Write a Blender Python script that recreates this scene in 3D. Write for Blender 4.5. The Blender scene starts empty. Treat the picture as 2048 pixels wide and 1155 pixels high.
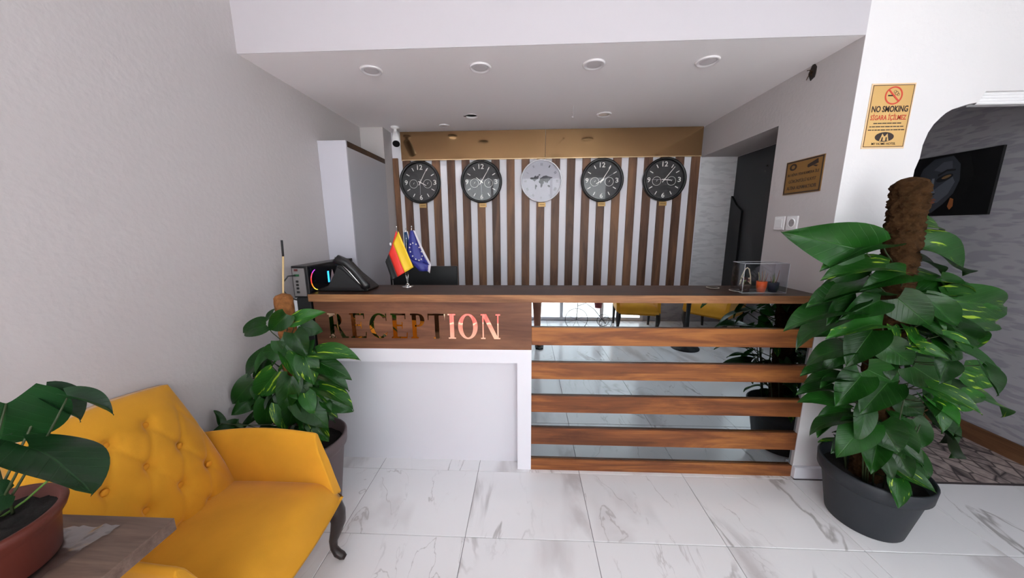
import bpy, bmesh, math, random
from mathutils import Vector, Matrix, Quaternion
from mathutils.geometry import tessellate_polygon
random.seed(7)
sc = bpy.context.scene
COL = sc.collection
PI = math.pi

# ------------------------------------------------------------------ camera
cam_d = bpy.data.cameras.new('camera'); cam = bpy.data.objects.new('camera', cam_d); COL.objects.link(cam)
cam_d.sensor_fit = 'HORIZONTAL'; cam_d.sensor_width = 36.0; cam_d.lens = 656.56 / 2048 * 36
cam_d.clip_start = 0.02
PITCH, YAW, ROLL = 0.1839, 0.0447, -0.0057
f_ = Vector((-math.sin(YAW)*math.cos(PITCH), math.cos(YAW)*math.cos(PITCH), -math.sin(PITCH)))
r_ = Vector((math.cos(YAW), math.sin(YAW), 0)); u_ = r_.cross(f_)
r2 = r_*math.cos(ROLL)+u_*math.sin(ROLL); u2 = -r_*math.sin(ROLL)+u_*math.cos(ROLL)
M = Matrix((r2, u2, -f_)).transposed().to_4x4(); M.translation = Vector((0, 0, 1.464))
cam.matrix_world = M
sc.camera = cam
# ------------------------------------------------------------------ view, world, lights
sc.view_settings.view_transform = 'Standard'; sc.view_settings.look = 'None'
sc.view_settings.exposure = 0.74; sc.view_settings.gamma = 1.0; sc.view_settings.use_curve_mapping = False
sc.render.film_transparent = False
sc.cycles.use_denoising = True
sc.cycles.max_bounces = 12; sc.cycles.diffuse_bounces = 6; sc.cycles.glossy_bounces = 6
sc.cycles.transparent_max_bounces = 24; sc.cycles.sample_clamp_indirect = 6.0; sc.cycles.caustics_reflective = False
w = bpy.data.worlds.new('sky'); sc.world = w; w.use_nodes = True
wn = w.node_tree.nodes; wn.clear()
wo = wn.new('ShaderNodeOutputWorld'); bg = wn.new('ShaderNodeBackground')
bg.inputs[0].default_value = (0.88, 0.94, .97, 1); bg.inputs[1].default_value = 4   # overcast daylight
w.node_tree.links.new(bg.outputs[0], wo.inputs[0])
def portal(name, loc, rot, sx, sy):
    d = bpy.data.lights.new(name, 'AREA'); d.shape = 'RECTANGLE'; d.size = sx; d.size_y = sy
    o = bpy.data.objects.new(name, d); COL.objects.link(o); o.location = loc; o.rotation_euler = rot
    d.cycles.is_portal = True
portal('daylight_portal', (.2, -1.56, 1.35), (-PI/2, 0, PI), 3.3, 2.5)
portal('added_side_portal', (3.15, -.55, 1.75), (-PI/2, 0, -PI/2), 1.5, 1.5)  # samples the sky through the added side window

sd_ = bpy.data.lights.new('sun', 'SUN'); sd_.energy = 26; sd_.angle = math.radians(2); sd_.color = (1.0, .985, .98)
sun = bpy.data.objects.new('sun', sd_); COL.objects.link(sun); sun.rotation_euler = Vector((-1.0, -.08, 1.3)).to_track_quat('Z', 'Y').to_euler()
# ------------------------------------------------------------------ helpers
def nm(name): return name
class MB:
    """collects geometry, links it as ONE mesh object"""
    def __init__(s): s.v = []; s.f = []; s.sm = []
    def add(s, V, F, smooth=False):
        n = len(s.v); s.v += [tuple(q) for q in V]
        s.f += [tuple(i+n for i in q) for q in F]; s.sm += [smooth]*len(F); return s
    def box(s, x0, x1, y0, y1, z0, z1, b=0.0, M=None):
        if b <= 0:
            V = [(x, y, z) for x in (x0, x1) for y in (y0, y1) for z in (z0, z1)]
            F = [(0,1,3,2),(4,6,7,5),(0,4,5,1),(2,3,7,6),(0,2,6,4),(1,5,7,3)]
        else:   # chamfered box
            V = []; idx = {}
            for i, x in enumerate((x0, x1)):
                for j, y in enumerate((y0, y1)):
                    for k, z in enumerate((z0, z1)):
                        sx, sy, sz = (1, -1)[i], (1, -1)[j], (1, -1)[k]
                        for a, p in enumerate(((x, y+sy*b, z+sz*b), (x+sx*b, y, z+sz*b), (x+sx*b, y+sy*b, z))):
                            idx[i, j, k, a] = len(V); V.append(p)
            F = []
            I = idx
            for i in (0, 1): F.append(tuple(I[i, j, k, 0] for j, k in ((0,0),(0,1),(1,1),(1,0))))
            for j in (0, 1): F.append(tuple(I[i, j, k, 1] for i, k in ((0,0),(1,0),(1,1),(0,1))))
            for k in (0, 1): F.append(tuple(I[i, j, k, 2] for i, j in ((0,0),(0,1),(1,1),(1,0))))
            for i in (0, 1):
                for j in (0, 1): F.append((I[i,j,0,0], I[i,j,1,0], I[i,j,1,1], I[i,j,0,1]))
                for k in (0, 1): F.append((I[i,0,k,0], I[i,1,k,0], I[i,1,k,2], I[i,0,k,2]))
            for j in (0, 1):
                for k in (0, 1): F.append((I[0,j,k,1], I[1,j,k,1], I[1,j,k,2], I[0,j,k,2]))
            for i in (0, 1):
                for j in (0, 1):
                    for k in (0, 1): F.append((I[i,j,k,0], I[i,j,k,1], I[i,j,k,2]))
        if M: V = [M @ Vector(p) for p in V]
        return s.add(V, F)
    def tube(s, pts, r, n=8, cap=True, smooth=True, flat=1.0):
        pts = [Vector(p) for p in pts]; R = r if isinstance(r, (list, tuple)) else [r]*len(pts)
        V = []; F = []; up = None
        for i, p in enumerate(pts):
            t = (pts[min(i+1, len(pts)-1)] - pts[max(i-1, 0)]).normalized()
            if up is None:
                up = Vector((0, 0, 1)) if abs(t.z) < .9 else Vector((1, 0, 0))
            a = t.cross(up)
            if a.length < 1e-5: a = t.cross(Vector((0, 1, 0)))
            a.normalize(); up = a.cross(t).normalized()
            for k in range(n):
                th = 2*PI*k/n; V.append(p + (a*math.cos(th) + up*math.sin(th)*flat)*R[i])
        for i in range(len(pts)-1):
            for k in range(n):
                F.append((i*n+k, i*n+(k+1) % n, (i+1)*n+(k+1) % n, (i+1)*n+k))
        s.add(V, F, smooth)
        if cap: s.add(V[:n], [tuple(range(n))[::-1]]); s.add(V[-n:], [tuple(range(n))])
        return s
    def lathe(s, prof, c=(0, 0, 0), n=32, axis='z', smooth=True, cap=True):
        V = []; F = []
        for r, h in prof:
            for k in range(n):
                a = 2*PI*k/n; x, y = r*math.cos(a), r*math.sin(a)
                V.append((c[0]+x, c[1]+y, c[2]+h) if axis == 'z' else ((c[0]+x, c[1]+h, c[2]+y) if axis == 'y' else (c[0]+h, c[1]+x, c[2]+y)))
        for i in range(len(prof)-1):
            for k in range(n): F.append((i*n+k, i*n+(k+1) % n, (i+1)*n+(k+1) % n, (i+1)*n+k))
        s.add(V, F, smooth)
        if cap and prof[0][0] > 1e-4: s.add(V[:n], [tuple(range(n))[::-1]])
        if cap and prof[-1][0] > 1e-4: s.add(V[-n:], [tuple(range(n))])
        return s
    def loft(s, secs, smooth=True, cap=True):
        n = len(secs[0]); V = [p for q in secs for p in q]; F = []
        for i in range(len(secs)-1):
            for k in range(n): F.append((i*n+k, i*n+(k+1) % n, (i+1)*n+(k+1) % n, (i+1)*n+k))
        s.add(V, F, smooth)
        if cap: s.add(secs[0], [tuple(range(n))[::-1]]); s.add(secs[-1], [tuple(range(n))])
        return s
    def prism(s, poly, M, h):
        """poly: 2D outline; M maps (x,y,z) to the world; from z=0 to z=h. Concave outlines are fine."""
        n = len(poly)
        tri = tessellate_polygon([[Vector((x, y, 0)) for x, y in poly]])
        V = [M @ Vector((x, y, 0)) for x, y in poly] + [M @ Vector((x, y, h)) for x, y in poly]
        F = [tuple(t) for t in tri] + [tuple(i+n for i in t)[::-1] for t in tri]
        F += [(i, (i+1) % n, (i+1) % n+n, i+n) for i in range(n)]
        return s.add(V, F)
    def build(s, name, mat, parent=None):
        me = bpy.data.meshes.new(name); me.from_pydata(s.v, [], s.f); me.validate(); me.update()
        if len(me.polygons) == len(s.sm): me.polygons.foreach_set('use_smooth', s.sm)
        bm = bmesh.new(); bm.from_mesh(me)
        bmesh.ops.remove_doubles(bm, verts=bm.verts, dist=1e-6)
        bmesh.ops.recalc_face_normals(bm, faces=bm.faces); bm.to_mesh(me); bm.free()
        me.materials.append(mat)
        o = bpy.data.objects.new(name, me); COL.objects.link(o)
        if parent: o.parent = parent; o.matrix_parent_inverse = parent.matrix_world.inverted() if False else Matrix.Translation(-parent.location) if parent.type == 'EMPTY' else Matrix()
        return o
def bev(o, wd=0.003, seg=2):
    m = o.modifiers.new('bevel', 'BEVEL'); m.width = wd; m.segments = seg; m.limit_method = 'ANGLE'; m.angle_limit = 0.6; return o
def sub(o, n=1):
    m = o.modifiers.new('subsurf', 'SUBSURF'); m.levels = n; m.render_levels = n; return o
def tag(o, label, cat, group=None, kind=None):
    if label: o['label'] = label
    if cat: o['category'] = cat
    if group: o['group'] = group
    if kind: o['kind'] = kind
    return o
def thing(name, loc, label, cat, group=None):
    o = bpy.data.objects.new(name, None); COL.objects.link(o); o.location = loc; o.empty_display_size = .05
    return tag(o, label, cat, group)
def struct(name, mb, mat, label=None):
    o = mb.build(name, mat); o['kind'] = 'structure'
    if label: o['label'] = label
    return o
def B(*a, **k): return MB().box(*a, **k)
def text_mesh(name, txt, mat, M, parent=None, size=1.0, width=None, height=None, depth=0.0006, bold=0.0, shear=0.0):
    cu = bpy.data.curves.new('txt', 'FONT'); cu.body = txt; cu.align_x = 'CENTER'; cu.align_y = 'CENTER'
    cu.offset = bold; cu.extrude = 0.0; cu.shear = shear; cu.resolution_u = 3
    t = bpy.data.objects.new('txt', cu); COL.objects.link(t)
    dg = bpy.context.evaluated_depsgraph_get(); dg.update()
    me = bpy.data.meshes.new_from_object(t.evaluated_get(dg)); bpy.data.objects.remove(t); bpy.data.curves.remove(cu)
    xs = [v.co.x for v in me.vertices]; ys = [v.co.y for v in me.vertices]
    w0, h0 = max(xs)-min(xs), max(ys)-min(ys); cx, cy = (max(xs)+min(xs))/2, (max(ys)+min(ys))/2
    sy = height/h0 if height else size; sx = width/w0 if width else sy
    bm = bmesh.new(); bm.from_mesh(me)
    for v in bm.verts: v.co = Vector(((v.co.x-cx)*sx, (v.co.y-cy)*sy, 0))
    if depth > 0:
        r = bmesh.ops.extrude_face_region(bm, geom=bm.faces[:]); 
        for e in r['geom']:
            if isinstance(e, bmesh.types.BMVert): e.co.z += depth
    for v in bm.verts: v.co = M @ v.co
    bmesh.ops.recalc_face_normals(bm, faces=bm.faces); bm.to_mesh(me); bm.free()
    me.name = name; me.materials.clear(); me.materials.append(mat)
    o = bpy.data.objects.new(name, me); COL.objects.link(o)
    if parent: o.parent = parent; o.matrix_parent_inverse = Matrix.Translation(-parent.location) if parent.type == 'EMPTY' else Matrix()
    return o
def frame(origin, xdir, ydir):
    x = Vector(xdir).normalized(); y = Vector(ydir).normalized(); z = x.cross(y)
    m = Matrix((x, y, z)).transposed().to_4x4(); m.translation = Vector(origin); return m
def copy_tree(root, loc, rz, **kw):
    def rec(o, par):
        c = o.copy(); COL.objects.link(c)
        if par: c.parent = par; c.matrix_parent_inverse = o.matrix_parent_inverse.copy()
        for ch in list(o.children): rec(ch, c)
        return c
    c = rec(root, None); c.location = loc; c.rotation_euler = (0, 0, rz)
    for k, v in kw.items(): c[k] = v
    return c

# ------------------------------------------------------------------ materials
def srgb(h):
    c = [int(h[i:i+2], 16)/255 for i in (0, 2, 4)]
    return tuple((x/12.92 if x <= .04045 else ((x+.055)/1.055)**2.4) for x in c) + (1,)
def mat(name, col='808080', rough=.5, metal=0., spec=.5, bump=0., bscale=50., coat=0., var=0., vscale=4., emit=None, trans=0., sheen=0.):
    m = bpy.data.materials.new(name); m.use_nodes = True; nt = m.node_tree; n = nt.nodes; l = nt.links
    p = n['Principled BSDF']; c = srgb(col) if isinstance(col, str) else col
    p.inputs['Base Color'].default_value = c; p.inputs['Roughness'].default_value = rough
    p.inputs['Metallic'].default_value = metal; p.inputs['Specular IOR Level'].default_value = spec
    p.inputs['Coat Weight'].default_value = coat; p.inputs['Transmission Weight'].default_value = trans
    if sheen: p.inputs['Sheen Weight'].default_value = sheen; p.inputs['Sheen Roughness'].default_value = .4
    tc = n.new('ShaderNodeTexCoord')
    if var > 0:
        nz = n.new('ShaderNodeTexNoise'); nz.inputs['Scale'].default_value = vscale; nz.inputs['Detail'].default_value = 5
        l.new(tc.outputs['Object'], nz.inputs['Vector'])
        mr = n.new('ShaderNodeMapRange'); mr.inputs[1].default_value = .3; mr.inputs[2].default_value = .7
        mr.inputs[3].default_value = 1-var; mr.inputs[4].default_value = 1+var*.6
        l.new(nz.outputs[0], mr.inputs[0])
        mx = n.new('ShaderNodeVectorMath'); mx.operation = 'SCALE'; mx.inputs[0].default_value = c[:3]
        l.new(mr.outputs[0], mx.inputs['Scale']); l.new(mx.outputs[0], p.inputs['Base Color'])
    if bump > 0:
        nb = n.new('ShaderNodeTexNoise'); nb.inputs['Scale'].default_value = bscale; nb.inputs['Detail'].default_value = 4
        l.new(tc.outputs['Object'], nb.inputs['Vector'])
        bp = n.new('ShaderNodeBump'); bp.inputs['Strength'].default_value = bump; bp.inputs['Distance'].default_value = .004
        l.new(nb.outputs[0], bp.inputs['Height']); l.new(bp.outputs[0], p.inputs['Normal'])
    if emit: p.inputs['Emission Color'].default_value = srgb(emit[0]); p.inputs['Emission Strength'].default_value = emit[1]
    return m
def wood(name, dark, mid, light, axis=0, scale=1.0, rough=.45, rnd=.12):
    """grain runs along the axis (0 x, 1 y, 2 z); each object gets its own cut"""
    m = bpy.data.materials.new(name); m.use_nodes = True; nt = m.node_tree; n = nt.nodes; l = nt.links
    p = n['Principled BSDF']; p.inputs['Roughness'].default_value = rough; p.inputs['Specular IOR Level'].default_value = .3
    tc = n.new('ShaderNodeTexCoord'); oi = n.new('ShaderNodeObjectInfo')
    off = n.new('ShaderNodeVectorMath'); off.operation = 'SCALE'; off.inputs[0].default_value = (37, 53, 71)
    l.new(oi.outputs['Random'], off.inputs['Scale'])
    ad = n.new('ShaderNodeVectorMath'); l.new(tc.outputs['Object'], ad.inputs[0]); l.new(off.outputs[0], ad.inputs[1])
    mp = n.new('ShaderNodeMapping'); s = [9*scale]*3; s[axis] = 1.1*scale; mp.inputs['Scale'].default_value = s
    l.new(ad.outputs[0], mp.inputs['Vector'])
    n1 = n.new('ShaderNodeTexNoise'); n1.inputs['Scale'].default_value = 1.6; n1.inputs['Detail'].default_value = 8; n1.inputs['Roughness'].default_value = .62; n1.inputs['Distortion'].default_value = .7
    l.new(mp.outputs[0], n1.inputs['Vector'])
    mp2 = n.new('ShaderNodeMapping'); s2 = [110*scale]*3; s2[axis] = 3*scale; mp2.inputs['Scale'].default_value = s2
    l.new(ad.outputs[0], mp2.inputs['Vector'])
    n2 = n.new('ShaderNodeTexNoise'); n2.inputs['Scale'].default_value = 1.5; n2.inputs['Detail'].default_value = 3
    l.new(mp2.outputs[0], n2.inputs['Vector'])
    cr = n.new('ShaderNodeValToRGB'); e = cr.color_ramp.elements
    e[0].position = .33; e[0].color = srgb(dark); e[1].position = .68; e[1].color = srgb(light)
    k = e.new(.5); k.color = srgb(mid)
    mm = n.new('ShaderNodeMath'); mm.operation = 'MULTIPLY_ADD'; l.new(n2.outputs[0], mm.inputs[0]); mm.inputs[1].default_value = .22
    l.new(n1.outputs[0], mm.inputs[2])
    m3 = n.new('ShaderNodeMath'); m3.operation = 'MULTIPLY_ADD'; l.new(oi.outputs['Random'], m3.inputs[0]); m3.inputs[1].default_value = rnd; l.new(mm.outputs[0], m3.inputs[2])
    m4 = n.new('ShaderNodeMath'); m4.operation = 'SUBTRACT'; l.new(m3.outputs[0], m4.inputs[0]); m4.inputs[1].default_value = .11+rnd/2
    l.new(m4.outputs[0], cr.inputs[0]); l.new(cr.outputs[0], p.inputs['Base Color'])
    bp = n.new('ShaderNodeBump'); bp.inputs['Strength'].default_value = .15; bp.inputs['Distance'].default_value = .001
    l.new(n2.outputs[0], bp.inputs['Height']); l.new(bp.outputs[0], p.inputs['Normal'])
    return m
def glassy(name, tint=(1, 1, 1, 1), gloss=.06, rough=.02, fres=1.45):
    m = bpy.data.materials.new(name); m.use_nodes = True; nt = m.node_tree; n = nt.nodes; l = nt.links
    n.remove(n['Principled BSDF']); t = n.new('ShaderNodeBsdfTransparent'); g = n.new('ShaderNodeBsdfGlossy'); mx = n.new('ShaderNodeMixShader')
    t.inputs[0].default_value = tint; g.inputs['Roughness'].default_value = rough
    fr = n.new('ShaderNodeLayerWeight'); fr.inputs[0].default_value = .5
    pw = n.new('ShaderNodeMath'); pw.operation = 'POWER'; pw.inputs[1].default_value = 4; l.new(fr.outputs['Facing'], pw.inputs[0])
    a = n.new('ShaderNodeMath'); a.operation = 'MULTIPLY_ADD'; a.inputs[1].default_value = .5; a.inputs[2].default_value = gloss; a.use_clamp = True
    l.new(pw.outputs[0], a.inputs[0]); l.new(a.outputs[0], mx.inputs[0]); l.new(t.outputs[0], mx.inputs[1]); l.new(g.outputs[0], mx.inputs[2])
    l.new(mx.outputs[0], n['Material Output'].inputs[0]); return m
def marble():
    m = bpy.data.materials.new('marble tile'); m.use_nodes = True; nt = m.node_tree; n = nt.nodes; l = nt.links
    p = n['Principled BSDF']; p.inputs['Roughness'].default_value = .16; p.inputs['Specular IOR Level'].default_value = .5
    tc = n.new('ShaderNodeTexCoord'); oi = n.new('ShaderNodeObjectInfo')
    off = n.new('ShaderNodeVectorMath'); off.operation = 'SCALE'; off.inputs[0].default_value = (31, 47, 13); l.new(oi.outputs['Random'], off.inputs['Scale'])
    ad = n.new('ShaderNodeVectorMath'); l.new(tc.outputs['Object'], ad.inputs[0]); l.new(off.outputs[0], ad.inputs[1])
    mp = n.new('ShaderNodeMapping'); mp.inputs['Rotation'].default_value = (0, 0, .35); mp.inputs['Scale'].default_value = (2.1, .8, 1); l.new(ad.outputs[0], mp.inputs['Vector'])
    def vein(scale, width, dist, seed):
        q = n.new('ShaderNodeTexNoise'); q.inputs['Scale'].default_value = scale; q.inputs['Detail'].default_value = 6; q.inputs['Roughness'].default_value = .5; q.inputs['Distortion'].default_value = dist
        o2 = n.new('ShaderNodeVectorMath'); o2.inputs[1].default_value = (seed, seed*2.3, seed); l.new(mp.outputs[0], o2.inputs[0]); l.new(o2.outputs[0], q.inputs['Vector'])
        a = n.new('ShaderNodeMath'); a.operation = 'SUBTRACT'; a.inputs[1].default_value = .5; l.new(q.outputs[0], a.inputs[0])
        b = n.new('ShaderNodeMath'); b.operation = 'ABSOLUTE'; l.new(a.outputs[0], b.inputs[0])
        r = n.new('ShaderNodeMapRange'); r.interpolation_type = 'SMOOTHSTEP'; r.inputs[1].default_value = 0; r.inputs[2].default_value = width; r.inputs[3].default_value = 1; r.inputs[4].default_value = 0
        l.new(b.outputs[0], r.inputs[0]); return r
    def mask(scale, lo, hi, seed):
        q = n.new('ShaderNodeTexNoise'); q.inputs['Scale'].default_value = scale; q.inputs['Detail'].default_value = 3
        o2 = n.new('ShaderNodeVectorMath'); o2.inputs[1].default_value = (seed, seed, seed); l.new(mp.outputs[0], o2.inputs[0]); l.new(o2.outputs[0], q.inputs['Vector'])
        r = n.new('ShaderNodeMapRange'); r.interpolation_type = 'SMOOTHSTEP'; r.inputs[1].default_value = lo; r.inputs[2].default_value = hi; l.new(q.outputs[0], r.inputs[0]); return r
    def mul(a, b):
        k = n.new('ShaderNodeMath'); k.operation = 'MULTIPLY'; l.new(a.outputs[0], k.inputs[0]); l.new(b.outputs[0], k.inputs[1]); return k
    v1 = mul(vein(1.1, .016, .8, 0), mask(1.3, .47, .66, 9)); v2 = mul(vein(.8, .07, .6, 5), mask(1.1, .5, .66, 3)); v3 = mul(vein(2.2, .012, 1.0, 11), mask(2.0, .5, .66, 17))
    def mixc(fac, col, prev, k):
        mx = n.new('ShaderNodeMix'); mx.data_type = 'RGBA'
        s = n.new('ShaderNodeMath'); s.operation = 'MULTIPLY'; s.inputs[1].default_value = k; l.new(fac.outputs[0], s.inputs[0]); l.new(s.outputs[0], mx.inputs[0])
        if isinstance(prev, tuple): mx.inputs[6].default_value = prev
        else: l.new(prev.outputs[2], mx.inputs[6])
        mx.inputs[7].default_value = srgb(col); return mx
    c = mixc(v2, 'a9a0a0', srgb('e6e5e6'), .55); c = mixc(v1, '8a8482', c, .7); c = mixc(v3, 'a09997', c, .5)
    l.new(c.outputs[2], p.inputs['Base Color']); return m
def embossed(name, base, dark, scale=7., strength=.5, rough=.6):
    """wallpaper with short raised diagonal dashes"""
    m = bpy.data.materials.new(name); m.use_nodes = True; nt = m.node_tree; n = nt.nodes; l = nt.links
    p = n['Principled BSDF']; p.inputs['Roughness'].default_value = rough
    tc = n.new('ShaderNodeTexCoord'); hs = []
    for k, (rot, sd) in enumerate(((.6, 0), (-.7, 3.7))):
        mp = n.new('ShaderNodeMapping'); mp.inputs['Rotation'].default_value = (rot, rot, 0); mp.inputs['Location'].default_value = (sd, sd, sd)
        mp.inputs['Scale'].default_value = (scale*.6, scale*.6, scale*2.6); l.new(tc.outputs['Object'], mp.inputs['Vector'])
        v = n.new('ShaderNodeTexNoise'); v.inputs['Scale'].default_value = 1.3; v.inputs['Detail'].default_value = 1.5; l.new(mp.outputs[0], v.inputs['Vector'])
        r = n.new('ShaderNodeMapRange'); r.inputs[1].default_value = .54; r.inputs[2].default_value = .62; l.new(v.outputs[0], r.inputs[0]); hs.append(r)
    a = n.new('ShaderNodeMath'); a.operation = 'MAXIMUM'; l.new(hs[0].outputs[0], a.inputs[0]); l.new(hs[1].outputs[0], a.inputs[1])
    mx = n.new('ShaderNodeMix'); mx.data_type = 'RGBA'; mx.inputs[6].default_value = srgb(base); mx.inputs[7].default_value = srgb(dark); l.new(a.outputs[0], mx.inputs[0])
    l.new(mx.outputs[2], p.inputs['Base Color'])
    bp = n.new('ShaderNodeBump'); bp.inputs['Strength'].default_value = strength; bp.inputs['Distance'].default_value = .003
    l.new(a.outputs[0], bp.inputs['Height']); l.new(bp.outputs[0], p.inputs['Normal']); return m
def cobble():
    m = bpy.data.materials.new('printed stone runner'); m.use_nodes = True; nt = m.node_tree; n = nt.nodes; l = nt.links
    p = n['Principled BSDF']; p.inputs['Roughness'].default_value = .7
    tc = n.new('ShaderNodeTexCoord'); mp = n.new('ShaderNodeMapping'); mp.inputs['Scale'].default_value = (14, 9, 1); mp.inputs['Rotation'].default_value = (0, 0, .7)
    l.new(tc.outputs['Object'], mp.inputs['Vector'])
    v = n.new('ShaderNodeTexVoronoi'); v.feature = 'DISTANCE_TO_EDGE'; v.inputs['Scale'].default_value = 1; v.inputs['Randomness'].default_value = .6; l.new(mp.outputs[0], v.inputs['Vector'])
    v2 = n.new('ShaderNodeTexVoronoi'); v2.inputs['Scale'].default_value = 1; v2.inputs['Randomness'].default_value = .6; l.new(mp.outputs[0], v2.inputs['Vector'])
    r = n.new('ShaderNodeMapRange'); r.inputs[1].default_value = .0; r.inputs[2].default_value = .09; l.new(v.outputs['Distance'], r.inputs[0])
    nz = n.new('ShaderNodeTexNoise'); nz.inputs['Scale'].default_value = 26; nz.inputs['Detail'].default_value = 6; l.new(tc.outputs['Object'], nz.inputs['Vector'])
    s = n.new('ShaderNodeSeparateColor'); l.new(v2.outputs['Color'], s.inputs[0])
    ad = n.new('ShaderNodeMath'); ad.operation = 'MULTIPLY_ADD'; l.new(s.outputs[0], ad.inputs[0]); ad.inputs[1].default_value = .35; l.new(nz.outputs[0], ad.inputs[2])
    cr = n.new('ShaderNodeValToRGB'); e = cr.color_ramp.elements; e[0].position = .3; e[0].color = srgb('5a5052'); e[1].position = .95; e[1].color = srgb('b9a9a2'); l.new(ad.outputs[0], cr.inputs[0])
    mx = n.new('ShaderNodeMix'); mx.data_type = 'RGBA'; mx.inputs[6].default_value = srgb('241c1e'); l.new(cr.outputs[0], mx.inputs[7]); l.new(r.outputs[0], mx.inputs[0])
    l.new(mx.outputs[2], p.inputs['Base Color']); return m
def leafmat(name, base, dark, vein, varie=0.0, vcol='a9c23a', rough=.32):
    """green leaf: paler midrib and side veins in leaf coordinates, irregular cream-green streaks"""
    m = bpy.data.materials.new(name); m.use_nodes = True; nt = m.node_tree; n = nt.nodes; l = nt.links
    p = n['Principled BSDF']; p.inputs['Roughness'].default_value = rough+.02; p.inputs['Specular IOR Level'].default_value = .35
    tc = n.new('ShaderNodeTexCoord'); oi = n.new('ShaderNodeObjectInfo')
    sx = n.new('ShaderNodeSeparateXYZ'); l.new(tc.outputs['Object'], sx.inputs[0])
    def M_(op, a, b=None, c=None, clamp=False):
        k = n.new('ShaderNodeMath'); k.operation = op; k.use_clamp = clamp
        for i, q in enumerate((a, b, c)):
            if q is None: continue
            if isinstance(q, (int, float)): k.inputs[i].default_value = q
            else: l.new(q.outputs[0] if not hasattr(q, 'is_linked') else q, k.inputs[i])
        return k
    ax = M_('ABSOLUTE', sx.outputs[0])
    mid = M_('SUBTRACT', 1, M_('MULTIPLY', ax, 55), clamp=True)
    w_ = M_('SINE', M_('MULTIPLY', M_('SUBTRACT', sx.outputs[1], M_('MULTIPLY', ax, .9)), 42))
    side = M_('MULTIPLY', M_('SUBTRACT', w_, .9, clamp=True), 4, clamp=True)
    vf = M_('MAXIMUM', mid, M_('MULTIPLY', side, .35))
    nz = n.new('ShaderNodeTexNoise'); nz.inputs['Scale'].default_value = 3; nz.inputs['Detail'].default_value = 3
    off = n.new('ShaderNodeVectorMath'); off.operation = 'SCALE'; off.inputs[0].default_value = (17, 23, 9); l.new(oi.outputs['Random'], off.inputs['Scale'])
    ad = n.new('ShaderNodeVectorMath'); l.new(tc.outputs['Object'], ad.inputs[0]); l.new(off.outputs[0], ad.inputs[1]); l.new(ad.outputs[0], nz.inputs['Vector'])
    m1 = n.new('ShaderNodeMix'); m1.data_type = 'RGBA'; m1.inputs[6].default_value = srgb(dark); m1.inputs[7].default_value = srgb(base); l.new(nz.outputs[0], m1.inputs[0])
    hue = n.new('ShaderNodeHueSaturation'); l.new(m1.outputs[2], hue.inputs['Color']); l.new(M_('MULTIPLY_ADD', oi.outputs['Random'], .7, .65).outputs[0], hue.inputs['Value'])
    m2 = n.new('ShaderNodeMix'); m2.data_type = 'RGBA'; l.new(M_('MULTIPLY', vf, .5).outputs[0], m2.inputs[0]); l.new(hue.outputs[0], m2.inputs[6]); m2.inputs[7].default_value = srgb(vein)
    last = m2
    if varie > 0:
        mp = n.new('ShaderNodeMapping'); mp.inputs['Scale'].default_value = (9, 1.6, 2); mp.inputs['Rotation'].default_value = (0, 0, .25); l.new(ad.outputs[0], mp.inputs['Vector'])
        nv = n.new('ShaderNodeTexNoise'); nv.inputs['Scale'].default_value = 1.2; nv.inputs['Detail'].default_value = 4; l.new(mp.outputs[0], nv.inputs['Vector'])
        r = n.new('ShaderNodeMapRange'); r.inputs[1].default_value = .64-varie*.16; r.inputs[2].default_value = .68-varie*.14; l.new(nv.outputs[0], r.inputs[0])
        m3 = n.new('ShaderNodeMix'); m3.data_type = 'RGBA'; l.new(r.outputs[0], m3.inputs[0]); l.new(last.outputs[2], m3.inputs[6]); m3.inputs[7].default_value = srgb(vcol); last = m3
    l.new(last.outputs[2], p.inputs['Base Color'])
    tr = n.new('ShaderNodeBsdfTranslucent'); l.new(last.outputs[2], tr.inputs[0]); ms = n.new('ShaderNodeMixShader'); ms.inputs[0].default_value = .18
    l.new(p.outputs[0], ms.inputs[1]); l.new(tr.outputs[0], ms.inputs[2]); l.new(ms.outputs[0], n['Material Output'].inputs[0])
    bp = n.new('ShaderNodeBump'); bp.inputs['Strength'].default_value = .25; bp.inputs['Distance'].default_value = .02; bp.invert = True
    l.new(vf.outputs[0], bp.inputs['Height']); l.new(bp.outputs[0], p.inputs['Normal'])
    return m

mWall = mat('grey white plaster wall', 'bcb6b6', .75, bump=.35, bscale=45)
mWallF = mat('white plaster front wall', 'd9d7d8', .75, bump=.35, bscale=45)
mHeader = mat('white header paint', 'b9b5ba', .6, bump=.05, bscale=30)
mCeil = mat('white ceiling paint', 'f4f0f2', .6)
mWhite = mat('white laminate', 'dcdce2', .35)
mWhiteP = mat('white plastic', 'e4e4e6', .35)
mBackW = mat('white slat backing board', 'dcdbe2', .45)
mSlat = wood('walnut slats upright grain', '4c3428', '654838', '805c42', axis=2, scale=.9, rnd=.3)
mBoard = wood('walnut boards long grain', '573320', '774629', 'a06636', axis=0, scale=.8, rnd=.22)
mPanel = wood('walnut sign panel', '59382a', '6e4936', '845a40', axis=0, scale=.7, rnd=0)
mTop = wood('walnut worktop', '2a1b15', '39251b', '4a3122', axis=0, scale=.7, rough=.38, rnd=0)
mEdge = wood('walnut worktop edge', '6f4a31', '8c6040', 'a87a52', axis=0, scale=.9, rnd=0)
mTableW = wood('grey brown table laminate', '54423a', '68544a', '7e675b', axis=0, scale=1.2, rnd=0)
mSkirt = wood('brown corridor skirting', '5a3d2a', '6e4c34', '7d5a40', axis=1, scale=.8, rnd=0)
mMarble = marble(); mGrout = mat('grey grout', '6f6d70', .8)
mGold = mat('gold mirror acrylic', 'ecd0ae', .03, metal=1)
mGoldBand = mat('bronze gold mirror panel', 'b8956c', .10, metal=1)
mMirror = mat('grey mirror', '9ba2a6', .01, metal=1)
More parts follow.
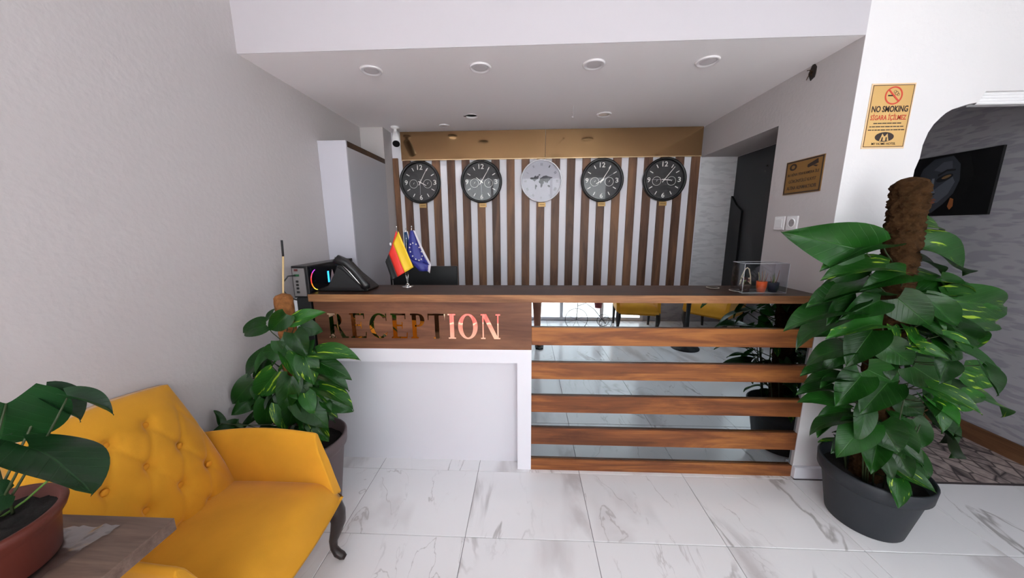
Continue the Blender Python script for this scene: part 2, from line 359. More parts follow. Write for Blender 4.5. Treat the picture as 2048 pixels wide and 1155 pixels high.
mBrass = mat('brass plate', 'b8935a', .4, metal=.35)
mChrome = mat('chrome', 'd8d8d8', .12, metal=1)
mBlack = mat('black plastic', '101012', .35)
mBlackM = mat('matt black', '17181a', .6)
mDial = mat('black clock dial', '2c2b2d', .55)
mDialW = mat('silver white clock dial', 'b0b0bb', .5)
mSilver = mat('brushed silver rim', 'e8e8ec', .3, metal=.6)
mMark = mat('white clock markings', 'ecebe6', .5)
mMap = mat('charcoal print', '3c3d44', .6)
mGlass = glassy('clock glass', gloss=.018)
mPane = glassy('window glass', gloss=.05)
mAcrylic = glassy('clear acrylic', (.93, .95, .97, 1), gloss=.07, rough=.03)
mWrap = glassy('crumpled clear film', (.86, .86, .9, 1), gloss=.30, rough=.25)
mYellow = mat('mustard velvet', 'cf9226', .85, sheen=.25, var=.12, vscale=6, bump=.1, bscale=300, spec=.2)
mYellowB = mat('mustard velvet button', 'd29029', .8, spec=.2)
mLeg = mat('dark brown lacquered wood', '231714', .4)
mPotG = mat('charcoal plastic pot', '20242a', .55)
mPotM = mat('mauve brown plastic pot', '5b4e4f', .55)
mPotR = mat('brick red plastic pot', '5c261b', .5)
mSoil = mat('dark potting soil', '130c09', .95, bump=1, bscale=60, var=.4, vscale=40)
mMoss = mat('brown moss fibre', '3d2917', .95, bump=1, bscale=90, var=.5, vscale=30, spec=.1)
mCoir = mat('coir fibre', '8a5a35', .95, bump=1, bscale=90, var=.35, vscale=40, spec=.1)
mStem = mat('green leaf stalk', '4c6b2c', .5)
mStemD = mat('dark leaf stalk', '2e3a1c', .6)
mBamboo = mat('pale bamboo', 'c9ad7c', .5)
LM = [leafmat('glossy green leaf', '1c4c14', '0f300c', '386c24'), leafmat('leaf with yellow streaks', '2c6420', '1a4616', '4d7f2c', .22, '8fae2e'), leafmat('bright green leaf', '246018', '144412', '3f7628', .08)]
LMM = leafmat('deep green broad leaf', '1d4420', '102e14', '2c5a2a', 0)
mGreyWP = embossed('grey embossed wallpaper', 'a5a3a9', '94929a', scale=9)
mWhiteWP = embossed('white embossed wallpaper', 'cdced1', 'c1c2c6', scale=9, strength=.6)
mCharDoor = mat('charcoal painted door', '37393c', .5)
mPlaqueG = mat('gold sign film', 'cda565', .35, metal=.15)
mPlaqueD = mat('dull bronze sign plate', '8f6a38', .35, metal=.35)
mInk = mat('dark brown sign ink', '2e1f1a', .6)
mRed = mat('red sign ink', 'c8402c', .6)

LEAF_R = [(1.442,1.475,1.362,1.137,1.45,1.427,0.195,0.05,-0.99,-0.16,0),(1.601,1.55,1.434,1.419,1.6,1.45,0.098,-0.02,-0.36,0.93,0),(1.507,1.47,1.387,1.255,1.44,1.318,0.137,-0.18,-0.47,0.87,0),(1.533,1.45,1.285,1.257,1.4,1.31,0.146,0.15,-0.39,0.91,1),(1.509,1.475,1.243,1.236,1.45,1.205,0.144,-0.13,-0.12,0.98,0),(1.497,1.46,1.173,1.208,1.42,1.172,0.152,0.03,-0.26,0.96,0),(1.595,1.44,1.263,1.399,1.38,1.243,0.107,0.09,-0.57,0.82,0),(1.672,1.515,1.491,1.859,1.53,1.473,0.098,0.12,-0.71,0.69,1),(1.687,1.51,1.363,1.999,1.52,1.279,0.168,0.2,-0.74,0.64,1),(1.7,1.52,1.314,1.891,1.54,1.294,0.1,0.13,-0.37,0.92,0),(1.676,1.49,1.263,1.992,1.48,1.228,0.165,0.09,-0.34,0.93,1),(1.711,1.485,1.175,1.896,1.47,1.181,0.097,-0.07,-0.56,0.83,0),(1.818,1.475,1.144,2.149,1.45,1.112,0.155,-0.07,-0.99,0.1,1),(1.816,1.5,1.195,2.071,1.5,1.167,0.09,0.03,-0.97,0.26,0),(1.817,1.475,1.054,2.008,1.45,0.946,0.101,-0.24,-0.95,-0.21,0),(1.881,1.5,1.089,2.211,1.5,1.022,0.118,0.04,-0.98,0.19,1),(1.858,1.5,0.906,2.056,1.5,0.904,0.091,0.0,-0.94,0.34,0),(1.917,1.5,0.736,2.115,1.5,0.659,0.085,0.13,-0.93,0.33,0),(1.88,1.5,0.685,2.079,1.5,0.53,0.101,0.08,-0.99,0.11,0),(1.565,1.425,1.163,1.644,1.35,1.058,0.128,-0.66,-0.75,0.04,0),(1.706,1.45,1.15,1.835,1.4,1.044,0.091,-0.13,-0.95,0.29,0),(1.407,1.45,1.104,1.118,1.4,1.097,0.153,0.02,-0.24,0.97,0),(1.4,1.46,1.074,1.15,1.42,1.021,0.135,-0.23,0.13,0.97,0),(1.543,1.44,1.04,1.283,1.38,1.039,0.139,0.08,-0.38,0.92,1),(1.506,1.44,1.017,1.375,1.38,0.893,0.129,-0.39,-0.6,0.7,0),(1.491,1.475,0.94,1.262,1.45,0.914,0.121,-0.09,-0.15,0.98,0),(1.392,1.475,0.972,1.272,1.45,0.998,0.065,0.28,-0.47,0.84,0),(1.454,1.475,0.815,1.252,1.45,0.852,0.108,0.18,0.01,0.98,0),(1.478,1.485,0.781,1.297,1.47,0.805,0.095,0.14,-0.16,0.98,0),(1.465,1.47,0.773,1.328,1.44,0.769,0.073,-0.03,0.02,1.0,0),(1.431,1.48,0.713,1.259,1.46,0.743,0.091,0.18,-0.08,0.98,0),(1.461,1.47,0.668,1.279,1.44,0.719,0.1,0.3,-0.31,0.9,0),(1.508,1.45,0.798,1.376,1.4,0.687,0.116,-0.37,-0.6,0.71,0),(1.516,1.47,0.611,1.361,1.44,0.634,0.083,0.2,-0.3,0.93,0),(1.504,1.475,0.575,1.312,1.45,0.573,0.101,-0.04,0.23,0.97,0),(1.487,1.475,0.543,1.354,1.45,0.517,0.072,-0.23,0.25,0.94,0),(1.605,1.43,0.778,1.454,1.36,0.688,0.131,-0.25,-0.52,0.82,0),(1.549,1.43,0.581,1.396,1.36,0.481,0.13,-0.29,-0.51,0.81,0),(1.599,1.42,0.589,1.614,1.34,0.497,0.137,-0.7,-0.59,0.4,0),(1.57,1.44,0.954,1.649,1.38,0.879,0.112,-0.56,-0.82,0.07,0),(1.529,1.45,0.832,1.652,1.4,0.77,0.124,-0.33,-0.94,0.1,0),(1.909,1.51,0.941,2.111,1.52,1.008,0.109,-0.16,-0.79,0.59,1),(1.812,1.485,0.987,1.963,1.47,0.812,0.12,0.14,-0.97,0.21,0),(1.702,1.435,0.855,1.832,1.37,0.759,0.125,-0.44,-0.9,0.01,0),(1.984,1.49,0.82,2.156,1.48,0.76,0.123,-0.06,-1.0,-0.01,1),(1.997,1.5,0.692,2.153,1.5,0.609,0.112,-0.08,-0.99,-0.15,1),(2.11,1.515,0.694,2.352,1.53,0.621,0.132,0.29,-0.42,0.86,1),(1.844,1.475,0.635,2.033,1.45,0.506,0.12,0.27,-0.79,0.55,0),(1.783,1.46,0.585,1.842,1.42,0.443,0.083,-0.37,-0.92,0.11,0),(1.893,1.5,0.622,2.126,1.5,0.441,0.153,0.39,-0.77,0.51,0),(1.94,1.51,0.531,2.151,1.52,0.346,0.146,0.5,-0.68,0.53,0),(1.688,1.42,0.465,1.692,1.34,0.369,0.085,-0.7,-0.56,0.44,0),(1.777,1.44,0.434,1.878,1.38,0.315,0.087,-0.13,-0.92,0.36,0),(1.607,1.42,0.488,1.516,1.34,0.403,0.094,-0.43,-0.38,0.82,0),(1.661,1.425,0.574,1.695,1.35,0.435,0.116,-0.68,-0.71,0.22,0),(1.537,1.43,0.648,1.473,1.36,0.535,0.077,-0.28,-0.74,0.61,0),(1.43,1.45,1.148,1.275,1.4,1.072,0.093,-0.29,-0.42,0.86,0),(1.502,1.43,1.153,1.322,1.36,1.109,0.104,0.13,-0.74,0.66,0),(1.745,1.46,0.92,1.83,1.42,0.891,0.079,-0.39,-0.91,0.11,0),(1.698,1.45,0.684,1.759,1.4,0.637,0.09,-0.54,-0.82,0.18,0),(1.737,1.46,1.058,1.845,1.42,0.959,0.082,-0.47,-0.87,-0.16,0),(1.464,1.49,1.285,1.345,1.48,1.231,0.074,-0.14,-0.87,0.47,0),(1.815,1.475,0.771,1.885,1.45,0.613,0.091,-0.11,-0.99,0.11,0),(1.512,1.45,0.503,1.403,1.4,0.459,0.069,-0.12,-0.49,0.86,0),(1.442,1.475,0.911,1.345,1.45,0.837,0.068,-0.32,-0.68,0.65,0),(1.808,1.5,1.228,1.932,1.5,1.139,0.079,0.14,-0.97,0.2,0)]
LEAF_L = [(-1.253,1.47,1.01,-1.413,1.47,0.971,0.086,-0.09,-0.93,0.36,0),(-1.21,1.47,1.072,-1.283,1.47,1.027,0.045,-0.35,-0.74,0.57,0),(-1.126,1.45,1.07,-1.21,1.43,0.988,0.085,0.32,-0.94,-0.1,0),(-1.166,1.445,0.893,-1.262,1.42,0.892,0.086,0.24,-0.92,0.32,0),(-1.288,1.47,0.859,-1.43,1.437,0.747,0.096,-0.28,-0.76,0.58,0),(-1.26,1.48,0.792,-1.4,1.49,0.729,0.08,-0.33,-0.7,0.63,0),(-1.209,1.44,0.787,-1.322,1.41,0.644,0.112,0.34,-0.94,-0.07,1),(-1.36,1.47,0.724,-1.43,1.395,0.624,0.103,0.55,-0.8,0.22,0),(-1.386,1.48,0.615,-1.43,1.395,0.579,0.08,0.7,-0.55,0.45,0),(-1.122,1.42,0.772,-1.147,1.37,0.603,0.1,0.56,-0.81,0.16,0),(-1.279,1.445,0.631,-1.298,1.42,0.466,0.104,0.61,-0.79,0.05,0),(-1.375,1.48,0.526,-1.43,1.416,0.477,0.051,0.0,-0.61,0.79,0),(-1.4,1.373,0.533,-1.43,1.273,0.543,0.075,0.87,-0.22,0.43,0),(-1.4,1.396,0.534,-1.43,1.335,0.511,0.053,0.71,-0.53,0.47,0),(-1.4,1.308,0.591,-1.43,1.325,0.65,0.036,0.88,-0.1,0.47,0),(-1.107,1.47,1.031,-0.975,1.47,1.086,0.074,-0.21,-0.84,0.5,1),(-1.102,1.5,0.997,-1.019,1.53,0.962,0.084,0.44,-0.85,0.31,0),(-1.097,1.44,0.981,-1.028,1.41,0.879,0.089,0.45,-0.73,0.52,0),(-1.01,1.46,0.874,-0.806,1.45,0.885,0.106,-0.07,-0.37,0.93,1),(-1.008,1.45,0.837,-0.845,1.43,0.782,0.09,0.18,-0.63,0.76,0),(-1.022,1.48,0.751,-0.88,1.49,0.681,0.082,0.44,-0.19,0.88,0),(-1.022,1.46,0.691,-0.836,1.45,0.626,0.103,0.33,-0.06,0.94,1),(-1.01,1.47,0.622,-0.877,1.47,0.567,0.08,0.24,-0.78,0.57,0),(-1.149,1.425,0.871,-1.048,1.38,0.768,0.079,0.67,-0.15,0.73,1),(-1.05,1.43,0.87,-0.997,1.39,0.748,0.094,0.51,-0.73,0.46,2),(-1.094,1.43,0.635,-0.96,1.39,0.537,0.116,0.29,-0.68,0.67,0),(-1.06,1.44,0.535,-0.971,1.41,0.437,0.084,0.42,-0.69,0.59,1),(-1.066,1.45,0.474,-1.034,1.43,0.377,0.06,0.57,-0.74,0.34,0),(-1.208,1.43,0.619,-1.164,1.39,0.5,0.088,0.58,-0.69,0.44,1),(-1.132,1.435,0.644,-1.157,1.4,0.51,0.088,0.54,-0.84,0.12,0),(-1.121,1.46,0.727,-1.065,1.45,0.659,0.089,0.47,-0.73,0.5,0),(-1.182,1.455,0.94,-1.109,1.44,0.845,0.086,0.47,-0.74,0.48,0),(-1.044,1.47,0.936,-1.114,1.47,0.78,0.089,-0.13,-0.99,0.06,0),(-1.331,1.47,0.697,-1.281,1.47,0.589,0.091,0.65,-0.69,0.3,0),(-1.033,1.46,0.545,-1.095,1.45,0.411,0.091,0.33,-0.94,-0.08,0),(-1.297,1.47,0.477,-1.379,1.47,0.375,0.088,0.2,-0.97,-0.16,0),(-1.132,1.445,0.497,-1.101,1.42,0.405,0.09,0.57,-0.72,0.39,0),(-1.099,1.485,0.774,-0.99,1.5,0.688,0.075,0.45,-0.78,0.44,0)]
LEAF_M = [(-1.041,0.56,1.124,-1.1,0.56,1.008,0.168,0.72,-0.59,-0.37,2),(-1.041,0.61,1.112,-1.018,0.66,1.033,0.058,0.89,0.21,0.39,0),(-0.972,0.6,1.115,-0.917,0.64,1.074,0.04,0.49,0.2,0.85,0),(-0.977,0.535,1.047,-0.807,0.51,1.002,0.133,0.29,0.34,0.89,0),(-0.95,0.585,1.007,-0.931,0.61,0.987,0.011,0.76,-0.05,0.65,0),(-1.053,0.535,0.94,-1.057,0.51,0.946,0.06,0.94,-0.07,0.35,0),(-1.103,0.56,1.04,-1.173,0.56,1.061,0.103,0.23,-0.61,0.76,0)]

# ================================================================== SETTING
XL, XR, YF, YB, ZC, XG, ZR, YW = -1.468, 1.577, 1.79, 3.209, 2.337, 3.079, 2.86, -1.50
T_ = .6157
# floor: grout bed with one object per tile
floor = struct('floor', B(XL-.1, XG+.1, YW-.1, 5.0, -.06, -.004), mGrout)
def tile_mesh(wx, wy):
    mb = MB(); mb.box(-wx/2+.0014, wx/2-.0014, -wy/2+.0014, wy/2-.0014, -.012, 0, b=.0014)
    me = bpy.data.meshes.new('tile'); me.from_pydata(mb.v, [], mb.f); me.update()
    bm = bmesh.new(); bm.from_mesh(me); bmesh.ops.recalc_face_normals(bm, faces=bm.faces); bm.to_mesh(me); bm.free()
    me.materials.append(mMarble); return me
cache = {}
xs = [XL] + [-.293+T_*k for k in range(-1, 6)] + [XG]; xs = [x for x in xs if XL <= x <= XG]
ys = [YW, .097, 1.328, 1.766]
ys_in = [YW, -1.134, .097, 1.328, 1.766]
rows = [(ys_in[i], ys_in[i+1]) for i in range(4)]
def lay(x0, x1, y0, y1):
    if x1-x0 < .02 or y1-y0 < .02: return
    key = (round(x1-x0, 3), round(y1-y0, 3))
    if key not in cache: cache[key] = tile_mesh(*key)
    o = bpy.data.objects.new('tile', cache[key]); COL.objects.link(o); o.parent = floor; o.location = ((x0+x1)/2, (y0+y1)/2, 0)
for (y0, y1) in rows:
    for i in range(len(xs)-1): lay(xs[i], xs[i+1], y0, y1)
for (y0, y1) in ((1.766, 2.559), (2.559, YB)):
    for i in range(len(xs)-1):
        if xs[i] < XR-.02: lay(xs[i], min(xs[i+1], XR), y0, y1)
rn = B(1.92, XG-.001, 1.775, 4.98, -.003, .006).build('runner', cobble()); tag(rn, 'brown printed stone-pattern runner in the corridor beyond the arch', 'rug')
struct('trim_1', B(1.577, XG, 1.762, 1.775, -.003, .004), mat('dark threshold strip', '3a3233', .4))
# walls
struct('wall_left', B(XL-.1, XL, YW-.1, YB+.1, 0, ZR), mWall)
wb = struct('wall_back', B(XL, 1.9, YB, YB+.1, 0, ZC+.1), mBackW)
# alcove right wall: pillar part up to the doorway, lintel over it
wr = MB(); wr.box(XR, 1.897, YF+.12, 2.28, 0, ZC); wr.box(XR, 1.897, 2.28, YB, 2.083, ZC); wr.box(XR-.0012, XR+.001, YF+.0004, YF+.12, 0, ZC)
struct('wall_right', wr, mWall)
struct('trim_2', B(XR+.002, 1.897, YB-.004, YB-.001, 0, 2.083), mWhiteWP)       # papered far jamb
# front wall with arched opening (one outline, extruded)
arch = [(XR, 0), (1.917, 0), (1.917, 1.59), (1.917, 1.734), (1.930, 1.79), (1.931, 1.85), (1.944, 1.907), (1.962, 1.944), (1.987, 1.974), (2.006, 1.993), (2.03, 2.008), (2.067, 2.021), (2.10, 2.031), (2.142, 2.038), (2.152, 2.06), (2.165, 2.085),
        (XG, 2.085), (XG, ZR), (XR, ZR)]
fw = MB(); fw.prism(arch, frame((0, YF+.12, 0), (1, 0, 0), (0, 0, 1)), .12)
struct('wall_front', fw, mWallF)
hd = struct('wall_header', B(XL, XR, YF, YF+.1, ZC+.001, ZR), mHeader)
struct('ceiling', B(XL-.1, XG+.1, YW-.1, YF, ZR, ZR+.08), mWhite)
cl = MB()      # alcove ceiling with a round cut-out
hx, hy, hr = -.439, 2.796, .052
ring = [(hx+hr*math.cos(a*PI/16), hy+hr*math.sin(a*PI/16)) for a in range(32)]
y0c, y1c = YF+.0005, YB
def ceil_quad(V, F, x0, x1, y0, y1):
    n = len(V); V += [(x0, y0, ZC), (x1, y0, ZC), (x1, y1, ZC), (x0, y1, ZC)]; F.append((n, n+1, n+2, n+3))
V = []; F = []
ceil_quad(V, F, XL, hx-.1, y0c, y1c); ceil_quad(V, F, hx+.1, XR, y0c, y1c); ceil_quad(V, F, hx-.1, hx+.1, y0c, hy-.1); ceil_quad(V, F, hx-.1, hx+.1, hy+.1, y1c)
n0 = len(V); V += [(x, y, ZC) for x, y in ring] + [(hx+.1*max(-1, min(1, 1.45*math.cos(a*PI/16))), hy+.1*max(-1, min(1, 1.45*math.sin(a*PI/16))), ZC) for a in range(32)]
for k in range(32): F.append((n0+k, n0+(k+1) % 32, n0+32+(k+1) % 32, n0+32+k))
n1 = len(V); V += [(x, y, ZC+.02) for x, y in ring]
for k in range(32): F.append((n0+k, n0+(k+1) % 32, n1+(k+1) % 32, n1+k))
cl.add(V, F); cl.box(XL-.05, 1.95, YF+.1, YB+.1, ZC+.12, ZC+.2)
struct('ceiling_alcove', cl, mCeil)
struct('ceiling_corridor', B(1.897, XG+.1, YF+.12, 5.1, ZC, ZC+.1), mCeil)
wc = MB(); wc.box(XG, XG+.1, .25, 5.1, 0, ZR); wc.box(XG, XG+.1, YW-.1, -1.3, 0, ZR); wc.box(XG, XG+.1, -1.3, .25, 0, 1.0); wc.box(XG, XG+.1, -1.3, .25, 2.5, ZR)
struct('wall_corridor', wc, mGreyWP)
w2 = MB(); w2.box(XG+.02, XG+.08, -1.3, .25, 1.0, 1.05); w2.box(XG+.02, XG+.08, -1.3, .25, 2.45, 2.5)  # unseen side window, added to light the left and front walls and alcove
for y in (-1.3, -.55, .20): w2.box(XG+.02, XG+.08, y, y+.05, 1.05, 2.45)
w2 = struct('added_side_window', w2, mWhite)
for y0, y1 in ((-1.25, -.55), (-.50, .20)): B(XG+.045, XG+.051, y0, y1, 1.05, 2.45).build('pane', mPane, w2)
struct('wall_corridor_end', B(1.8, XG, 5.0, 5.1, 0, ZC), mGreyWP)
struct('wall_corridor_side', B(1.86, 1.896, YB, 5.0, 0, ZC), mWall)
sk = MB(); sk.box(XG-.016, XG, 1.92, 5.0, 0, .118, b=.003); struct('baseboard_right', sk, mSkirt)
bs = MB(); bs.box(XR, 1.917, YF-.022, YF, 0, .075, b=.003); struct('baseboard_pillar', bs, mWhite)
# moulded strip at the head of the opening
cn = MB()
for k in range(4): cn.tube([(2.15, YF+.02, 2.040+k*.0135), (XG-.005, YF+.02, 2.040+k*.0135)], .008, n=8)
cn.box(2.15, XG-.005, YF+.018, YF+.05, 2.032, 2.088)
struct('trim_3', cn, mWhiteP)
# column in the back left corner
struct('wall_column', B(XL, -1.262, 3.03, YB, 0, ZC), mWall)
# room side opposite the counter: glazed doors, then grey wall
wbk = MB(); wbk.box(1.85, XG, YW-.1, YW, 0, ZR); wbk.box(XL, 1.85, YW-.1, YW, 2.62, ZR)
struct('wall_rear', wbk, mGreyWP)
win = struct('window_1', MB().box(XL, 1.85, YW-.08, YW-.02, .0, .05).box(XL, 1.85, YW-.08, YW-.02, 2.57, 2.62).box(XL, XL+.05, YW-.08, YW-.02, .05, 2.57).box(1.80, 1.85, YW-.08, YW-.02, .05, 2.57), mWhite)
for x in (-.80, -.12, .56, 1.2): B(x-.025, x+.025, YW-.08, YW-.02, .05, 2.57).build('mullion', mWhite, win)
for x0, x1 in ((XL+.05, -.825), (-.775, -.145), (-.095, .535), (.585, 1.175), (1.225, 1.80)): B(x0, x1, YW-.055, YW-.049, .05, 2.57).build('pane', mPane, win)
pv = B(-25, 12, -30, YW-.1, -.12, -.05).build('pavement', mat('pale sunlit paving', 'b4b4b2', .8)); pv['kind'] = 'structure'

# slats, gold band
def slat(x, w):
    o = B(x-w/2, x+w/2, YB-.018, YB, .0, 2.11, b=.0015)
    ob = MB().box(-w/2, w/2, -.018, 0, 0, 2.11, b=.0015).build('slat', mSlat); ob.parent = wb; ob.location = (x, YB, 0); return ob
slat(-1.232, .05)
for k in range(20): slat(-1.127+.1396*k, .074)
gb = thing('gold_band', (.17, YB, 2.09), 'long bronze gold mirrored panel across the top of the slat wall', 'panel')
for x0, x1 in ((-1.165, .168), (.171, 1.562)): B(x0, x1, YB-.03, YB-.018, 2.092, 2.334).build('mirror_panel', mGoldBand, gb)
B(-1.165, 1.562, YB-.033, YB-.018, 2.084, 2.092).build('edge_strip', mat('pale gold edge strip', 'd8b990', .25, metal=.6), gb)

# ================================================================== COUNTER
ct = thing('reception_counter', (.16, 1.95, 0), 'long walnut and white reception counter with mirrored slatted front', 'counter')
B(-1.24, XR-.002, 1.775, 2.091, 1.058, 1.10, b=.001).build('worktop', mTop, ct)
B(-1.24, XR-.003, 1.7725, 1.7752, 1.058, 1.0995).build('edge_band', mEdge, ct)
B(-1.225, .030, 1.790, 1.812, .775, 1.058).build('sign_panel', mPanel, ct)
fr = MB().box(-1.225, .030, 1.790, 1.86, .693, .775).box(-.052, .030, 1.790, 1.86, 0, .693)
fr.build('white_frame', mWhite, ct)
B(-1.225, -.052, 1.86, 1.878, 0, .693).build('white_panel', mat('shade toned white laminate', 'd0d0d6', .4), ct)  # same white laminate, greyed so the recess shade is in the colour
B(.030, XR-.004, 1.806, 1.812, .072, 1.058).build('mirror', mMirror, ct)
for z0, z1 in ((0, .0716), (.1749, .2821), (.387, .4911), (.5974, .6992), (.8048, .9094)):
    o = MB().box(-.7715, .7715, -.007, .009, 0, z1-z0, b=.001).build('board', mBoard, ct)
    o.location = (.0305+.7715, 1.797, z0)
B(-1.225, -1.207, 1.812, 2.06, 0, 1.058).build('side_panel', mPanel, ct)
B(-1.2, XR-.01, 2.04, 2.05, 0, 1.058).build('rear_panel', mWhite, ct)
# lower desk behind
dk = thing('back_desk', (-.7, 2.4, 0), 'low walnut work desk hidden behind the counter', 'desk')
B(-1.2, .6, 2.10, 2.62, .72, .75).build('desktop', mTop, dk)
B(-1.2, -1.17, 2.12, 2.6, 0, .72).build('side_panel', mTop, dk); B(.57, .6, 2.12, 2.6, 0, .72).build('side_panel', mTop, dk)

# ---- serif letters
def serif(ch, H=.146):
    """outline pieces of a roman capital of height 1; returns list of polygons and the width"""
    th, tn, sf = .185, .066, .055
    P = []
    def stem(x, y0=0, y1=1, w=th, s=.07):
        P.append([(x, y0), (x+w, y0), (x+w, y1), (x, y1)])
        if y0 == 0: P.append([(x-s, 0), (x+w+s, 0), (x+w+s, sf), (x-s, sf)])
        if y1 == 1: P.append([(x-s, 1-sf), (x+w+s, 1-sf), (x+w+s, 1), (x-s, 1)])
    def arc(cx, cy, rx, ry, wx, wy, a0, a1, n=22):
        o = []; i = []
        for k in range(n+1):
            a = a0+(a1-a0)*k/n; o.append((cx+rx*math.cos(a), cy+ry*math.sin(a))); i.append((cx+(rx-wx)*math.cos(a), cy+(ry-wy)*math.sin(a)))
        for k in range(n): P.append([o[k], o[k+1], i[k+1], i[k]])
    if ch == 'I': stem(.07); W = .30
    elif ch == 'N':
        stem(.07, w=.06); stem(.72, 0.0, 1, w=.06, s=.07); P.append([(.05, 1), (.25, 1), (.78, .0), (.58, .0)]); W = .85
    elif ch == 'E':
        stem(.07); P.append([(.2, 0), (.68, 0), (.68, tn), (.2, tn)]); P.append([(.66, 0), (.69, 0), (.72, .24), (.69, .24)])
        P.append([(.2, 1-tn), (.64, 1-tn), (.64, 1), (.2, 1)]); P.append([(.62, 1), (.66, 1), (.66, .78), (.63, .78)])
        P.append([(.2, .49), (.50, .49), (.50, .49+tn), (.2, .49+tn)]); P.append([(.48, .38), (.51, .38), (.51, .66), (.48, .66)]); W = .74
    elif ch == 'T':
        stem(.30); P.append([(.0, 1-tn), (.755, 1-tn), (.755, 1), (.0, 1)]); P.append([(0, .75), (.03, .75), (.05, 1), (0, 1)]); P.append([(.725, .75), (.755, .75), (.755, 1), (.705, 1)]); W = .76
    elif ch in 'PR':
        stem(.07); arc(.36, .74, .26, .26, th, tn, -PI/2, PI/2); P.append([(.2, .48), (.37, .48), (.37, .48+tn), (.2, .48+tn)]); P.append([(.2, 1-tn), (.37, 1-tn), (.37, 1), (.2, 1)])
        W = .64
        if ch == 'R': P.append([(.32, .5), (.48, .5), (.80, 0), (.60, 0)]); P.append([(.58, 0), (.88, 0), (.88, sf), (.58, sf)]); W = .86
    elif ch == 'O': arc(.43, .5, .43, .51, .20, .065, 0, 2*PI, 40); W = .86
    elif ch == 'C':
        arc(.45, .5, .45, .51, .20, .065, .75, 2*PI-.75, 32); P.append([(.74, 1), (.78, 1), (.79, .70), (.75, .70)]); P.append([(.74, .16), (.80, .22), (.78, .26), (.72, .2)]); W = .84
    return P, W
sg = thing('reception_sign', (-.65, 1.79, .84), 'gold mirrored serif letters reading RECEPTION on the walnut panel', 'sign')
word = 'RECEPTION'; H = .147; gap = .135
tot = sum(serif(c)[1] for c in word)+gap*8; k_ = (1.0-.0)/(tot*H)      # fit to 1.0 m
x = -1.148; kx = 1.0/(tot*H)
for c in word:
    P, W = serif(c); mb = MB()
    for i, q in enumerate(P): mb.prism([(x+a*H*kx, b*H) for a, b in q], frame((0, 1.790, .840), (1, 0, 0), (0, 0, 1)), .004+.00003*(i % 5))
    mb.build('letter', mGold, sg); x += (W+gap)*H*kx

# ================================================================== CLOCKS
def ngon_ring(mb, M, r0, r1, h, n=40, z=0):
    V = []; F = []
    for k in range(n):
        a = 2*PI*k/n
        for r, zz in ((r0, z), (r1, z), (r1, z+h), (r0, z+h)): V.append(M @ Vector((r*math.cos(a), r*math.sin(a), zz)))
    for k in range(n):
        q = 4*k; p = 4*((k+1) % n)
        for a, b in ((0, 1), (1, 2), (2, 3), (3, 0)): F.append((q+a, q+b, p+b, p+a))
    mb.add(V, F); return mb
def hand(mb, M, ang, L, w, tail=.02, h=.0015, z=0):
    a = math.radians(90-ang); d = (math.cos(a), math.sin(a)); p = (-d[1], d[0])
    poly = [(-d[0]*tail+p[0]*w/2, -d[1]*tail+p[1]*w/2), (-d[0]*tail-p[0]*w/2, -d[1]*tail-p[1]*w/2), (d[0]*L-p[0]*w*.35, d[1]*L-p[1]*w*.35), (d[0]*L+p[0]*w*.35, d[1]*L+p[1]*w*.35)]
    M2 = M @ Matrix.Translation((0, 0, z)); mb.prism(poly, M2, h); return mb
